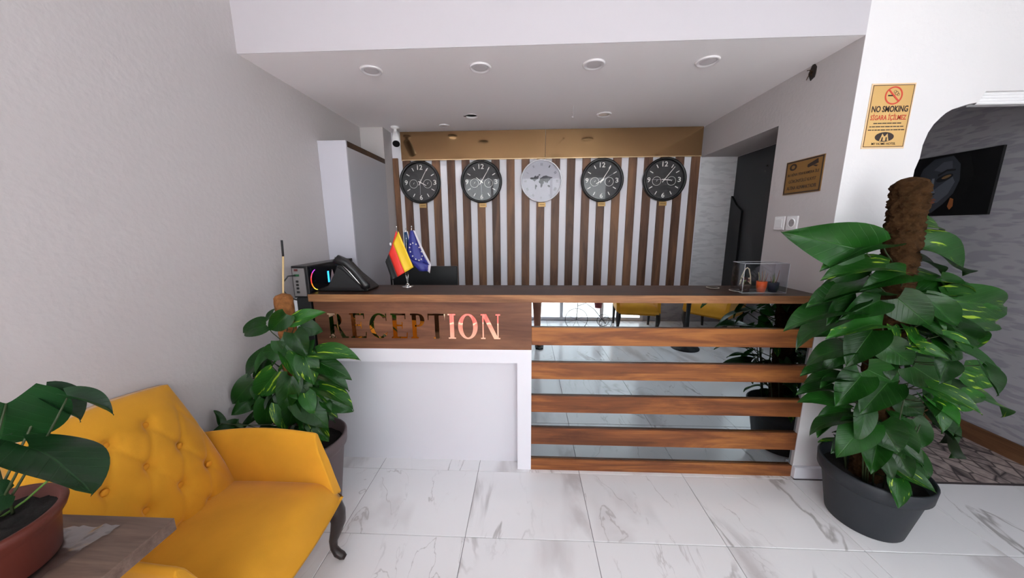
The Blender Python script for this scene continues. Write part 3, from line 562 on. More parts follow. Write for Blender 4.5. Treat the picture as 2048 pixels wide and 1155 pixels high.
def clock(x, label, hh, mm, ss, subs=True, light=False):
    R = .1925; z = 1.888; t = thing('wall_clock', (x, YB-.018, z), label, 'clock', 'clocks on the slat wall')
    M = frame((x, YB-.018, z), (1, 0, 0), (0, 0, 1))        # local z points to the room
    rim = MB(); prof = [(R-.03, .0), (R, .0), (R, .032), (R-.006, .040), (R-.016, .041), (R-.022, .034), (R-.022, .012)] if not light else [(R-.03, 0), (R-.002, 0), (R-.002, .026), (R-.006, .034), (R-.010, .034), (R-.013, .026), (R-.013, .012)]
    V = []; F = []; n = 64
    for r, h in prof:
        for k in range(n): a = 2*PI*k/n; V.append(M @ Vector((r*math.cos(a), r*math.sin(a), h)))
    for i in range(len(prof)-1):
        for k in range(n): F.append((i*n+k, i*n+(k+1) % n, (i+1)*n+(k+1) % n, (i+1)*n+k))
    rim.add(V, F, True); rim.build('rim', mSilver if light else mBlack, t)
    d = MB(); d.prism([((R-.012)*math.cos(2*PI*k/48), (R-.012)*math.sin(2*PI*k/48)) for k in range(48)], M, .012)
    dial = d.build('dial', mDialW if light else mDial, t)
    Mz = M @ Matrix.Translation((0, 0, .0121))
    if not light:
        for k in (1, 2, 4, 5, 7, 8, 10, 11):
            mb = MB(); a = math.radians(90-30*k); dd = (math.cos(a), math.sin(a)); p = (-dd[1], dd[0]); w = .0035
            mb.prism([(dd[0]*r+p[0]*s*w, dd[1]*r+p[1]*s*w) for r, s in ((.118, -1), (.150, -1), (.150, 1), (.118, 1))], Mz, .001); mb.build('hour_mark', mMark, dial)
        for s, a, wd in (('12', 90, .050), ('3', 0, .028), ('6', -90, .028), ('9', 180, .028)):
            c = (.136*math.cos(math.radians(a)), .136*math.sin(math.radians(a)), 0)
            text_mesh('numeral', s, mMark, Mz @ Matrix.Translation(c), dial, width=wd, height=.044, depth=.001, bold=.016)
        for sx in (-1, 1):
            mb = MB(); ngon_ring(mb, Mz @ Matrix.Translation((sx*.066, -.012, 0)), .037, .0395, .001); mb.build('subdial_ring', mMark, dial)
            mb = MB(); hand(mb, Mz @ Matrix.Translation((sx*.066, -.012, 0)), 30, .014, .003, .003); mb.build('subdial_hand', mMark, dial)
        hm = mMark
    else:
        for k in range(12):
            a = math.radians(90-30*k); c = (.147*math.cos(a), .147*math.sin(a), 0); rom = ['XII', 'I', 'II', 'III', 'IIII', 'V', 'VI', 'VII', 'VIII', 'IX', 'X', 'XI'][k]
            text_mesh('numeral', rom, mMap, Mz @ Matrix.Translation(c) @ Matrix.Rotation(math.radians(-30*k), 4, 'Z'), dial, height=.022, width=.006*len(rom)+.003, depth=.0006)
        cont = [[(-.105, .028), (-.088, .034), (-.07, .03), (-.062, .044), (-.05, .05), (-.046, .038), (-.03, .05), (-.022, .046), (-.028, .02), (-.04, .014), (-.052, .008), (-.06, -.004), (-.068, .002), (-.08, .012), (-.098, .016)],
                [(-.056, -.03), (-.044, -.034), (-.036, -.044), (-.046, -.056), (-.05, -.076), (-.056, -.07), (-.058, -.05)],
                [(-.014, .022), (-.004, .03), (.006, .034), (.016, .044), (.03, .046), (.044, .05), (.062, .042), (.086, .036), (.104, .034), (.096, .024), (.084, .022), (.078, .008), (.066, .0), (.058, -.016), (.052, -.02), (.048, -.008), (.036, -.014), (.03, .0), (.02, -.004), (.024, -.016), (.012, -.03), (.01, -.044), (.002, -.058), (-.006, -.056), (-.008, -.038), (-.006, -.024), (-.016, -.018), (-.024, -.008), (-.02, .006), (-.014, .01)],
                [(.056, -.04), (.07, -.034), (.082, -.046), (.078, -.056), (.064, -.052)], [(-.028, .056), (-.018, .062), (-.008, .056), (-.018, .046)]]
        for q in cont: MB().prism(q, Mz, .0008).build('continent', mMap, dial)
        hm = mMap
    if not light:
        hand(MB(), Mz, hh, .062, .008, .02, z=.006).build('hour_hand', hm, t)
        hand(MB(), Mz, mm, .140, .006, .03, z=.009).build('minute_hand', hm, t)
        hand(MB(), Mz, ss, .115, .0015, .03, z=.011).build('second_hand', mSilver, t)
        MB().prism([(.008*math.cos(k*PI/6), .008*math.sin(k*PI/6)) for k in range(12)], Mz @ Matrix.Translation((0, 0, .006)), .008).build('hub', hm, t)
    g = MB(); g.prism([((R-.014)*math.cos(2*PI*k/48), (R-.014)*math.sin(2*PI*k/48)) for k in range(48)], M @ Matrix.Translation((0, 0, .030)), .0015); g.build('glass', mGlass, t)
    # brass tag
    return t
LBL = ['leftmost black clock on the slat wall, short hand towards four', 'black clock second from left, hands wide open in a V towards ten and one', 'silver rimmed white clock with a dark world map on its dial', 'black clock right of the world map clock, short hand towards eight', 'rightmost black clock on the slat wall, beside the doorway']
CX = [-.998, -.422, .135, .690, 1.250]
HM = [(118, 29, 182), (308, 32, 180), (0, 0, 0), (240, 32, 60), (95, 38, 270)]
PLQ = ['leftmost', 'second from left', 'middle', 'second from right', 'rightmost']
for i in range(5):
    clock(CX[i], LBL[i], *HM[i], light=(i == 2))
    pt = thing('clock_plaque', (CX[i]+.008, YB-.018, 1.677), 'small brass name plaque under the %s wall clock' % PLQ[i], 'plaque', 'brass plaques under the clocks')
    B(CX[i]-.026, CX[i]+.042, YB-.022, YB-.018, 1.658, 1.696, b=.001).build('plate', mBrass, pt)
    B(CX[i]-.016, CX[i]+.032, YB-.0226, YB-.0222, 1.674, 1.681).build('engraved_line', mat('engraved tint', '7a5c28', .5), pt)

# ================================================================== CEILING LIGHTS etc
LAMP = 0.4
mLampF = mat('lamp ring white', 'e2dfe2', .4); mLampD = mat('frosted lamp diffuser', 'd3cfd2', .35)
def downlight(x, y, r, label):
    t = thing('ceiling_light', (x, y, ZC), label, 'light', 'round recessed ceiling lights')
    MB().lathe([(r-.014, -.004), (r-.010, -.010), (r-.002, -.006), (r, 0)], (x, y, ZC), 32).build('ring', mLampF, t)
    MB().lathe([(.0005, -.005), (r*.5, -.005), (r-.013, -.003)], (x, y, ZC), 32).build('diffuser', mLampD, t)
    ld = bpy.data.lights.new('lamp', 'AREA'); ld.shape = 'DISK'; ld.size = r*1.6; ld.energy = LAMP; ld.color = (1, .97, .95); ld.spread = math.radians(150)
    lo = bpy.data.objects.new('lamp', ld); COL.objects.link(lo); lo.parent = t; lo.location = (0, 0, -.012)
    return t
for i, x in enumerate((-.871, -.258, .364, .967)):
    downlight(x, 1.997, .061, 'round white ceiling light in the front row, %s of the four' % ['leftmost', 'second from left', 'third from left', 'rightmost'][i])
downlight(.605, 2.813, .058, 'round white ceiling light near the slat wall, right of the open hole')
downlight(-.712, 3.02, .045, 'faint round ceiling light close to the gold band, left of the open hole')
hc = MB().lathe([(.0515, .001), (.0515, .06), (.0005, .06)], (hx, hy, ZC), 28, cap=False)
hl = MB().lathe([(.052, .0), (.056, -.003), (.050, -.003), (.0515, .012)], (hx, hy, ZC), 28, cap=False).build('ceiling_hole_rim', mLampF); hc.build('dark_void', mBlackM, hl); tag(hl, 'open round lamp hole cut in the alcove ceiling', 'hole')
wr_ = MB().tube([(hx-.03, hy, ZC+.05), (hx-.035, hy-.01, ZC+.01), (hx-.045, hy-.012, ZC-.004), (hx-.06, hy-.01, ZC-.002)], .004, 6).build('loose_wire', mBlack); tag(wr_, 'short loose wire at the left of the open ceiling hole', 'wire')
ww = MB().tube([(.34, 2.62, ZC-.001), (.35, 2.75, ZC-.003), (.368, 2.84, ZC-.004), (.366, 2.857, ZC-.014)], .0018, 6); ww.lathe([(.008, 0), (.008, -.006), (.003, -.012)], (.366, 2.857, ZC), 12)
tag(ww.build('hanging_thread', mLampF), 'thin white wire with a small knob on the ceiling near the slat wall', 'wire')
# bullet camera
cc = thing('security_camera', (-1.15, 3.03, ZC), 'white bullet security camera hanging at the top left of the slat wall', 'camera')
MB().lathe([(.036, 0), (.036, -.012), (.02, -.018), (.014, -.02), (.014, -.045)], (-1.15, 3.03, ZC), 20).build('mount', mWhiteP, cc)
Mc = frame((-1.158, 3.05, 2.295), (1, 0, 0), (0, .35, .94)); ax = Vector((.22, -.62, -.75)).normalized()
p0 = Vector((-1.155, 3.05, 2.285)); p1 = p0+ax*.135
MB().tube([p0-ax*.012, p0, p0+ax*.05, p1], [.018, .031, .035, .036], 20).build('body', mWhiteP, cc)
MB().tube([p1-ax*.002, p1+ax*.006], [.031, .030], 20).build('lens_face', mBlack, cc)
MB().tube([p0+Vector((0, 0, .034)), p0+Vector((0, 0, .034))+ax*.155], .012, 8, flat=.5).build('sun_visor', mWhiteP, cc)
# gnarly cable hole high on the right wall
rng = random.Random(3); hp = MB(); pts = []
for k in range(14):
    a = 2*PI*k/14; r = .026*(1+.35*rng.random()); pts.append((r*.8*math.cos(a), r*1.25*math.sin(a)))
hp.prism(pts, frame((XR, 2.07, 2.300), (0, -1, 0), (0, 0, 1)), .004)
chh = hp.build('cable_hole', mat('dark hole plaster', '241b18', .9, bump=1, bscale=120)); tag(chh, 'ragged dark cable hole just under the ceiling on the right wall', 'hole')
for k in range(5):
    a = rng.random()*6; q = Vector((XR-.004, 2.07, 2.30))
    MB().tube([q, q+Vector((-.012, .01*math.cos(a), .015*math.sin(a))), q+Vector((-.016, .028*math.cos(a), .03*math.sin(a)-.01))], .002, 5).build('wire_end', mMoss, chh)

# ================================================================== CABINET
cb = thing('tall_cabinet', (-1.36, 2.7, 0), 'tall white cabinet in the back left corner with a brown top strip', 'cabinet')
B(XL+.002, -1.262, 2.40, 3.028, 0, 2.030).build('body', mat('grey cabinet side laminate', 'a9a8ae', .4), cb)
B(XL+.002, -1.2605, 2.40, 3.028, 2.031, 2.070).build('top_board', mTop, cb)
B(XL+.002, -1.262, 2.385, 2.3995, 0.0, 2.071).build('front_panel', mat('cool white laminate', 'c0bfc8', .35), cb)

# ================================================================== DOORWAY
dr = struct('door_1', B(1.898, 1.93, 2.285, YB-.002, .004, 2.08), mCharDoor)
o = MB().tube([(1.899, 2.81, 1.935), (1.890, 2.81, 1.935)], .008, 12).build('peephole', mBlack, dr)
pl = thing('dark_panel', (1.87, 3.1, 0), 'narrow black panel with a sloping top leaning inside the doorway', 'panel')
MB().prism([(3.02, 0), (3.203, 0), (3.203, 1.74), (3.12, 1.655), (3.035, 1.60)], frame((1.876, 0, 0), (0, 1, 0), (0, 0, 1)), .018).build('panel_board', mBlack, pl)

# ================================================================== SIGNS
# camera sign on the right wall (faces -x): local x = -y, local y = z
MS = frame((XR-.001, 2.031, 1.745), (0, -1, 0), (0, 0, 1))
s1 = thing('camera_notice', (XR, 2.031, 1.745), 'bronze video surveillance notice with dark lettering above the light switches', 'sign')
MB().box(-.13, .13, -.095, .095, 0, .004, M=MS).build('plate', mPlaqueD, s1)
bd = MB()
for a in ((-.127, .127, .085, .092), (-.127, .127, -.092, -.085), (-.127, -.120, -.085, .085), (.120, .127, -.085, .085)): bd.box(a[0], a[1], a[2], a[3], .004, .0048, M=MS)
bd.build('border', mInk, s1)
Mt = MS @ Matrix.Translation((0, 0, .0041))
text_mesh('line', 'BU BİNA 7/24 KAMERA İLE', mInk, Mt @ Matrix.Translation((0, .018, 0)), s1, width=.215, height=.019, bold=.012)
text_mesh('line', 'GÖRÜNTÜLÜ KAYIT', mInk, Mt @ Matrix.Translation((0, -.020, 0)), s1, width=.19, height=.021, bold=.012)
text_mesh('line', 'ALTINA ALINMAKTADIR', mInk, Mt @ Matrix.Translation((0, -.059, 0)), s1, width=.205, height=.019, bold=.012)
lg = MB(); ngon_ring(lg, Mt @ Matrix.Translation((-.075, .060, 0)) @ Matrix.Diagonal((1.35, 1, 1, 1)), .010, .019, .0007); lg.build('oval_emblem', mInk, s1)
cm = MB(); Mr = Mt @ Matrix.Translation((.06, .058, 0)) @ Matrix.Rotation(.3, 4, 'Z'); cm.prism([(-.03, -.008), (.034, -.012), (.036, .012), (-.03, .010), (-.036, 0)], Mr, .0007); cm.prism([(.0, -.012), (.012, -.012), (.03, -.024), (.018, -.026)], Mr, .0007); cm.build('camera_emblem', mInk, s1)
# no smoking sign on the front wall (faces -y)
MN = frame((1.742, YF-.001, 1.982), (1, 0, 0), (0, 0, 1))
s2 = thing('no_smoking_sign', (1.742, YF, 1.982), 'gold NO SMOKING sign with a red crossed cigarette on the white pillar', 'sign')
MB().box(-.100, .100, -.146, .146, 0, .002, M=MN).build('backing', mat('pale sign margin', 'ddbf98', .5), s2)
MB().box(-.094, .094, -.139, .139, .002, .003, M=MN).build('plate', mPlaqueG, s2)
bd = MB()
for a in ((-.094, .094, .136, .139), (-.094, .094, -.139, -.136), (-.094, -.0912, -.136, .136), (.0912, .094, -.136, .136)): bd.box(a[0], a[1], a[2], a[3], .003, .0037, M=MN)
bd.build('border', mat('brown border ink', '5a4028', .6), s2)
Mt = MN @ Matrix.Translation((0, 0, .0031))
rg = MB(); Mc = Mt @ Matrix.Translation((.006, .092, 0)); ngon_ring(rg, Mc, .034, .040, .0008); rg.prism([(-.027, .022), (-.023, .027), (.027, -.022), (.023, -.027)], Mc, .0012); rg.build('prohibition_ring', mRed, s2)
cg = MB(); cg.prism([(-.026, -.003), (.006, -.003), (.006, .003), (-.026, .003)], Mc, .0006); cg.build('cigarette', mInk, s2)
sm = MB()
for a, b, r in ((.012, .010, .008), (.004, .016, .007), (.020, .004, .006)): ngon_ring(sm, Mc @ Matrix.Translation((a, b, 0)), r-.0015, r, .0005, 16)
sm.build('smoke', mInk, s2)
text_mesh('line', 'NO SMOKING', mInk, Mt @ Matrix.Translation((0, .033, 0)), s2, width=.166, height=.028, bold=.026)
text_mesh('line', 'SİGARA İÇİLMEZ', mRed, Mt @ Matrix.Translation((0, -.004, 0)), s2, width=.164, height=.034, bold=.014)
rng = random.Random(5)
for z, w in ((-.031, .064), (-.046, .080), (-.061, .084)):       # fine print too small to read: word-shaped marks
    fp = MB(); x = -w
    while x < w-.006:
        ww_ = rng.uniform(.008, .022); fp.box(x, min(x+ww_, w), z-.0022, z+.0022, 0, .0005, M=Mt); x += ww_+.003
    fp.build('fine_print', mInk, s2)
ov = MB(); ov.prism([(.044*math.cos(k*PI/16), .022*math.sin(k*PI/16)) for k in range(32)], Mt @ Matrix.Translation((-.002, -.093, 0)), .0006); ov.build('oval_emblem', mInk, s2)
em = MB(); Me = Mt @ Matrix.Translation((-.002, -.093, .0006))
for q in ([(-.022, -.018), (-.016, .0), (-.012, -.0), (-.014, -.018)], [(.022, -.018), (.016, .0), (.012, 0), (.014, -.018)], [(-.016, .0), (-.012, .016), (-.003, .004), (-.004, -.002)], [(.016, .0), (.012, .016), (.003, .004), (.004, -.002)], [(-.006, -.018), (-.006, .003), (.006, .003), (.006, -.018)]): em.prism(q, Me, .0005)
em.build('emblem_figure', mPlaqueG, s2)
text_mesh('line', 'MY HOME HOTEL', mInk, Mt @ Matrix.Translation((0, -.124, 0)), s2, width=.112, height=.011, bold=.01)
# switch and socket
def plate(y, label, nmz, kind):
    t = thing(nmz, (XR, y, 1.483), label, 'switch' if kind == 's' else 'socket')
    MB().box(XR-.009, XR, y-.042, y+.042, 1.442, 1.524, b=.003).build('face_plate', mWhiteP, t)
    if kind == 's': MB().box(XR-.013, XR-.009, y-.028, y+.028, 1.456, 1.510, b=.002).build('rocker', mWhiteP, t)
    else:
        MB().lathe([(.021, -.010), (.024, -.0125), (.027, -.0125), (.028, -.009)], (XR, y, 1.483), 24, axis='x', cap=False).build('socket_ring', mWhiteP, t)
        MB().lathe([(.0005, -.0104), (.0205, -.0104)], (XR, y, 1.483), 20, axis='x', smooth=False, cap=False).build('recess', mat('socket recess', 'a09c9e', .6), t)
        for s in (-1, 1): MB().lathe([(.0005, -.0108), (.0021, -.0108)], (XR, y+s*.0095, 1.483), 8, axis='x', smooth=False, cap=False).build('pin_hole', mBlack, t)
plate(2.153, 'white light switch on the right wall beside the doorway', 'light_switch', 's')
plate(2.055, 'white power socket on the right wall right of the switch', 'wall_socket', 'o')
# face picture on the grey corridor wall (faces -x): u = y decreasing to the right
pic = thing('face_picture', (XG, 2.62, 1.75), 'dark unframed picture of a face with closed eyes and gold lips', 'picture')
MP = frame((XG-.001, 2.62, 1.745), (0, -1, 0), (0, 0, 1))     # x right = -y
MB().box(-.36, .245, -.21, .225, 0, .018, M=MP).build('canvas', mat('black canvas print', '0c0c0e', .5), pic)
Mp = MP @ Matrix.Translation((0, 0, .0181))
def flat(name, poly, col, k, rough=.6): MB().prism(poly, Mp @ Matrix.Translation((0, 0, .0004*k)), .0004).build(name, mat(name+' print', col, rough), pic)
def ell(cx, cy, rx, ry, rot=0, n=28): return [(cx+rx*math.cos(a)*math.cos(rot)-ry*math.sin(a)*math.sin(rot), cy+rx*math.cos(a)*math.sin(rot)+ry*math.sin(a)*math.cos(rot)) for a in [2*PI*k/n for k in range(n)]]
Mp = Mp @ Matrix.Translation((.045, .005, 0))
flat('face_shape', [(-.235, -.16), (-.20, -.04), (-.245, .05), (-.22, .14), (-.16, .20), (-.05, .205), (.0, .14), (.015, .03), (-.005, -.06), (-.05, -.13), (-.11, -.19), (-.18, -.20)], '3a3d45', 0)
flat('cheek_light', [(-.16, -.06), (-.10, .0), (-.03, .06), (-.01, .02), (-.035, -.06), (-.09, -.12), (-.13, -.12)], '5a5e69', 1)
flat('forehead_light', [(-.15, .12), (-.10, .17), (-.05, .17), (-.04, .12), (-.10, .10)], '50535e', 1)
flat('brow', [(-.12, .085), (-.07, .115), (-.02, .11), (-.02, .10), (-.07, .10), (-.115, .07)], '121215', 2)
flat('eye_socket', ell(-.075, .055, .05, .022, .35), '15161a', 2)
flat('eyelid', ell(-.065, .062, .028, .010, .35), '8a6844', 3)
flat('far_eye', ell(-.20, .03, .028, .014, .3), '15161a', 2)
flat('nose_light', [(-.150, .06), (-.135, .06), (-.130, -.01), (-.115, -.045), (-.14, -.06), (-.165, -.045), (-.155, 0)], '747883', 2)
flat('nostril', ell(-.125, -.055, .012, .005, .3), '0e0e10', 3)
flat('upper_lip', [(-.165, -.105), (-.145, -.088), (-.13, -.093), (-.115, -.085), (-.095, -.10), (-.12, -.106)], '8f5a48', 3)
flat('lower_lip', ell(-.13, -.118, .028, .011, .1), 'a4674f', 3)
flat('hair', [(-.05, .205), (.0, .16), (.022, .05), (.0, -.06), (.05, -.10), (.09, .05), (.05, .19), (.0, .22)], '0a0a0b', 2)
flat('earring', [(-.015, -.09), (.005, -.10), (.01, -.15), (-.005, -.175), (-.022, -.15)], '93552f', 3)

# ================================================================== THINGS ON THE COUNTER
def glow(name, col, s=2.2): return mat(name, col, .4, emit=(col, s))
pc = thing('computer', (-1.29, 2.0, 1.075), 'small black computer case with glowing rainbow fan rings beside the desk phone', 'computer')
B(-1.340, -1.246, 1.80, 2.30, 1.075, 1.258, b=.003).build('case', mBlack, pc)
B(-1.2462, -1.2445, 1.815, 2.285, 1.085, 1.25).build('side_glass', mat('smoked side panel', '0b0b12', .12), pc)
B(-1.331, -1.281+.02, 1.796, 1.8005, 1.085, 1.245).build('port_plate', mat('grey metal port plate', '8d8a8a', .4, metal=.6, bump=.2, bscale=200), pc)
for k, (z, wdt, c) in enumerate(((1.235, .02, '5b2020'), (1.205, .03, '1d5a35'), (1.17, .014, '101010'), (1.150, .014, '101010'), (1.130, .014, '101010'), (1.108, .016, '1a1a1a'))):
    B(-1.308-wdt/2, -1.308+wdt/2, 1.792, 1.797, z-.006, z+.006, b=.001).build('port', mat('port plastic', c, .5), pc)
def arcring(name, y, z, r, a0, a1, cols):
    n = len(cols)
    for i, c in enumerate(cols):
        mb = MB(); b0 = a0+(a1-a0)*i/n; b1 = a0+(a1-a0)*(i+1)/n
        mb.tube([(-1.2435, y+r*math.cos(b0+(b1-b0)*k/5), z+r*math.sin(b0+(b1-b0)*k/5)) for k in range(6)], .0022, 6, cap=False); mb.build(name, glow('glow '+c, c, 1.0), pc)
RC = ['b03bd0', 'ff3a5a', 'ff3322', 'ff8a20', 'ffd84a', 'd8e060']
arcring('glow_ring', 1.885, 1.170, .062, 1.9, 4.9, RC); arcring('glow_ring', 2.14, 1.170, .062, 1.9, 4.6, RC)
B(-1.2445, -1.2425, 1.985, 1.999, 1.135, 1.205).build('light_bar', glow('cyan glow', '35b5ff', 1.1), pc)
MB().prism([(0, 0), (.058, 0), (.029, .075)], frame((-1.2445, 2.008, 1.135), (0, 1, 0), (0, 0, 1)), .002).build('triangle_emblem', mat('pale emblem', 'b9a2a8', .5), pc)
MB().tube([(-1.312, 1.792, 1.205), (-1.335, 1.765, 1.205), (-1.365, 1.76, 1.17), (-1.372, 1.765, 1.12), (-1.35, 1.775, 1.08), (-1.315, 1.784, 1.065)], .004, 8).build('cable', mBlack, pc)
bx = thing('black_box', (-1.29, 1.95, 0), 'tall narrow black box under the computer between counter and wall', 'box')
B(-1.325, -1.243, 1.795, 2.28, 0, 1.074, b=.003).build('body', mBlackM, bx)
B(-1.345, -1.327, 1.80, 2.28, 0, 1.07).build('white_board', mWhite, bx)

ph = thing('desk_phone', (-1.09, 1.90, 1.10), 'black desk phone with a steeply tilted handset on the counter', 'phone')
bs_ = MB(); bs_.prism([(-1.240, 1.1005), (-.935, 1.1005), (-.93, 1.112), (-1.03, 1.20), (-1.085, 1.262), (-1.105, 1.262), (-1.13, 1.20), (-1.17, 1.135), (-1.240, 1.112)], frame((0, 2.01, 0), (1, 0, 0), (0, 0, 1)), .15)
bev(bs_.build('base', mBlack, ph), .006, 2)
hs = MB(); hp_ = [(-1.11, 1.853, 1.272), (-1.085, 1.853, 1.287), (-1.045, 1.853, 1.272), (-1.00, 1.853, 1.225), (-.965, 1.853, 1.178), (-.94, 1.853, 1.138), (-.93, 1.853, 1.118)]
hs.tube(hp_, [.016, .026, .022, .017, .019, .025, .016], 14, flat=1.15); hs.build('handset', mBlack, ph)
MB().tube([(-1.06, 1.836, 1.262), (-1.02, 1.834, 1.222), (-.985, 1.834, 1.178), (-.955, 1.836, 1.135)], .0035, 6).build('highlight_strip', mChrome, ph)  # bright strip stands in for the highlight along the handset
MB().prism([(-1.10, 1.245), (-1.06, 1.215), (-.97, 1.125), (-1.17, 1.125)], frame((0, 1.8595, 0), (1, 0, 0), (0, 0, 1)), .003).build('side_panel', mBlackM, ph)
kp = MB(); Mk = frame((-.985, 1.93, 1.164), (0, 1, 0), Vector((-.66, 0, .75)))
for i in range(4):
    for j in range(3): kp.box(-.03+j*.022, -.014+j*.022, -.03+i*.018, -.017+i*.018, 0, .005, M=Mk)
kp.build('keypad', mat('phone keys', '2a2a2c', .5), ph)
MB().tube([(-1.10, 1.86, 1.285), (-1.13, 1.89, 1.30), (-1.15, 1.95, 1.285), (-1.155, 2.0, 1.20), (-1.15, 2.03, 1.105)], .0022, 6).build('cord', mat('grey cord', '777577', .5), ph)

# flags
fs = thing('flag_stand', (-.752, 2.02, 1.10), 'chrome table stand with a black red yellow flag and a blue star flag', 'flags')
MB().lathe([(.036, .0005), (.036, .003), (.030, .007), (.012, .010), (.009, .020), (.004, .024)], (-.752, 2.02, 1.10), 28).build('base', mChrome, fs)
tips = [(-.797, 2.015, 1.468), (-.756, 2.06, 1.462), (-.705, 2.02, 1.470)]
rods = [MB().tube([(-.752, 2.02, 1.115), tp], .0024, 8).lathe([(.0005, 0), (.005, .003), (.0005, .012)], tp, 8).build('rod', mChrome, fs) for tp in tips]
def cloth(quad, nx, ny, amp, waves, seed, curve=0.):
    """grid between 4 corners (top-left, top-right, bottom-right, bottom-left) with folds across"""
    a, b, c, d = [Vector(q) for q in quad]; G = []
    for j in range(ny+1):
        row = []
        for i in range(nx+1):
            u, v = i/nx, j/ny; p = a.lerp(b, u).lerp(d.lerp(c, u), v)
            row.append(p+Vector((curve*math.sin(PI*v)*(.5+u*.5), amp*math.sin(waves*PI*u+seed)*(.35+.65*v), 0)))
        G.append(row)
    return G
def cloth_build(name, G, mt, parent, j0=0, j1=None, i0=0, i1=None):
    j1 = j1 if j1 is not None else len(G)-1; i1 = i1 if i1 is not None else len(G[0])-1; mb = MB(); V = []; F = []
    nx = i1-i0+1
    for j in range(j0, j1+1):
        for i in range(i0, i1+1): V.append(G[j][i])
    for j in range(j1-j0):
        for i in range(i1-i0): F.append((j*nx+i, j*nx+i+1, (j+1)*nx+i+1, (j+1)*nx+i))
    mb.add(V, F, True); o = mb.build(name, mt, parent)
    m = o.modifiers.new('thick', 'SOLIDIFY'); m.thickness = .0008; return o
mFy = mat('yellow flag satin', 'e8c028', .55); mFr = mat('red flag satin', 'dc3226', .55); mFk = mat('black flag satin', '1a1c1c', .55); mFb = mat('blue flag satin', '24297a', .5); mFw = mat('white flag hem', 'c6c2c8', .6); mFt = mat('teal blue flag satin', '173f66', .6)
# black red yellow: stripes run down the draped cloth
G = cloth([(-.848, 1.975, 1.29), (-.788, 1.985, 1.432), (-.697, 1.965, 1.228), (-.795, 1.955, 1.148)], 12, 14, .006, 3, .5)
G = cloth([(-.872, 1.99, 1.262), (-.775, 1.985, 1.448), (-.688, 1.965, 1.232), (-.825, 1.955, 1.152)], 15, 14, .006, 3, .5)
cloth_build('yellow_stripe', G, mFy, fs, i0=9, i1=15); cloth_build('red_stripe', G, mFr, fs, i0=4, i1=9); cloth_build('black_stripe', G, mFk, fs, i0=0, i1=4)
G = cloth([(-.842, 2.000, 1.325), (-.795, 2.003, 1.452), (-.778, 2.000, 1.40), (-.822, 1.995, 1.30)], 6, 5, .003, 2, 0); cloth_build('red_flag', G, mFr, fs)
MB().prism(ell(0, 0, .006, .009), frame((-.823, 1.972, 1.372), (1, 0, 0), (0, 0, 1)), .002).build('white_crest', mFw, fs)
G = cloth([(-.712, 2.01, 1.452), (-.688, 2.01, 1.452), (-.594, 1.985, 1.242), (-.732, 1.985, 1.288)], 12, 12, .006, 3, 1.2, curve=-.006)
eu = cloth_build('blue_flag', G, mFb, fs)
G2 = cloth([(-.732, 1.985, 1.288), (-.594, 1.985, 1.242), (-.606, 1.98, 1.205), (-.66, 1.98, 1.205)], 10, 3, .004, 3, 1.2); cloth_build('blue_flag_lower', G2, mFb, fs)
G = cloth([(-.690, 2.0, 1.454), (-.678, 2.0, 1.450), (-.584, 1.982, 1.248), (-.600, 1.982, 1.235)], 3, 10, .002, 1, 0, curve=-.004); cloth_build('white_hem', G, mFw, fs)
G = cloth([(-.600, 1.981, 1.243), (-.584, 1.981, 1.248), (-.594, 1.978, 1.193), (-.606, 1.978, 1.205)], 3, 3, .001, 1, 0); cloth_build('white_hem', G, mFw, fs)
for k in range(12):
    a = 2*PI*k/12; c = Vector((-.671+.034*math.cos(a)+.016*math.sin(a)*-1, 1.974, 1.325+.052*math.sin(a)))
    MB().prism([((.0055 if q % 2 == 0 else .0023)*math.cos(PI/2+q*PI/5), (.0055 if q % 2 == 0 else .0023)*math.sin(PI/2+q*PI/5)) for q in range(10)], frame(c, (1, 0, 0), (0, 0, 1)), .0012).build('star', mat('white star', 'dcd9c8', .5), eu)
G = cloth([(-.768, 2.055, 1.44), (-.748, 2.055, 1.445), (-.71, 2.05, 1.30), (-.765, 2.05, 1.30)], 6, 8, .004, 2, 0); cloth_build('teal_flag', G, mFt, fs)
G = cloth([(-.748, 2.053, 1.447), (-.742, 2.053, 1.447), (-.722, 2.048, 1.33), (-.728, 2.048, 1.33)], 2, 4, .001, 1, 0); cloth_build('white_hem', G, mFw, fs)

# monitor / chair behind the counter
mo = thing('monitor', (-.775, 2.42, .75), 'black monitor on the back desk seen just above the counter', 'monitor')
B(-1.03, -.527, 2.46, 2.49, .90, 1.180, b=.004).build('screen', mBlack, mo)
MB().tube([(-.775, 2.48, .90), (-.775, 2.50, .765)], .018, 12).build('neck', mBlack, mo); B(-.88, -.67, 2.40, 2.56, .7505, .762, b=.003).build('foot', mBlack, mo)
hk = thing('bent_rods', (-1.13, 2.55, 0), 'pair of black bent metal rods standing behind the counter', 'rods')
for dx in (0, .06): MB().tube([(-1.125+dx, 2.66, 0), (-1.125+dx, 2.66, 1.14), (-1.13+dx, 2.66, 1.185), (-1.155+dx, 2.66, 1.215)], .008, 8).build('rod', mBlack, hk)

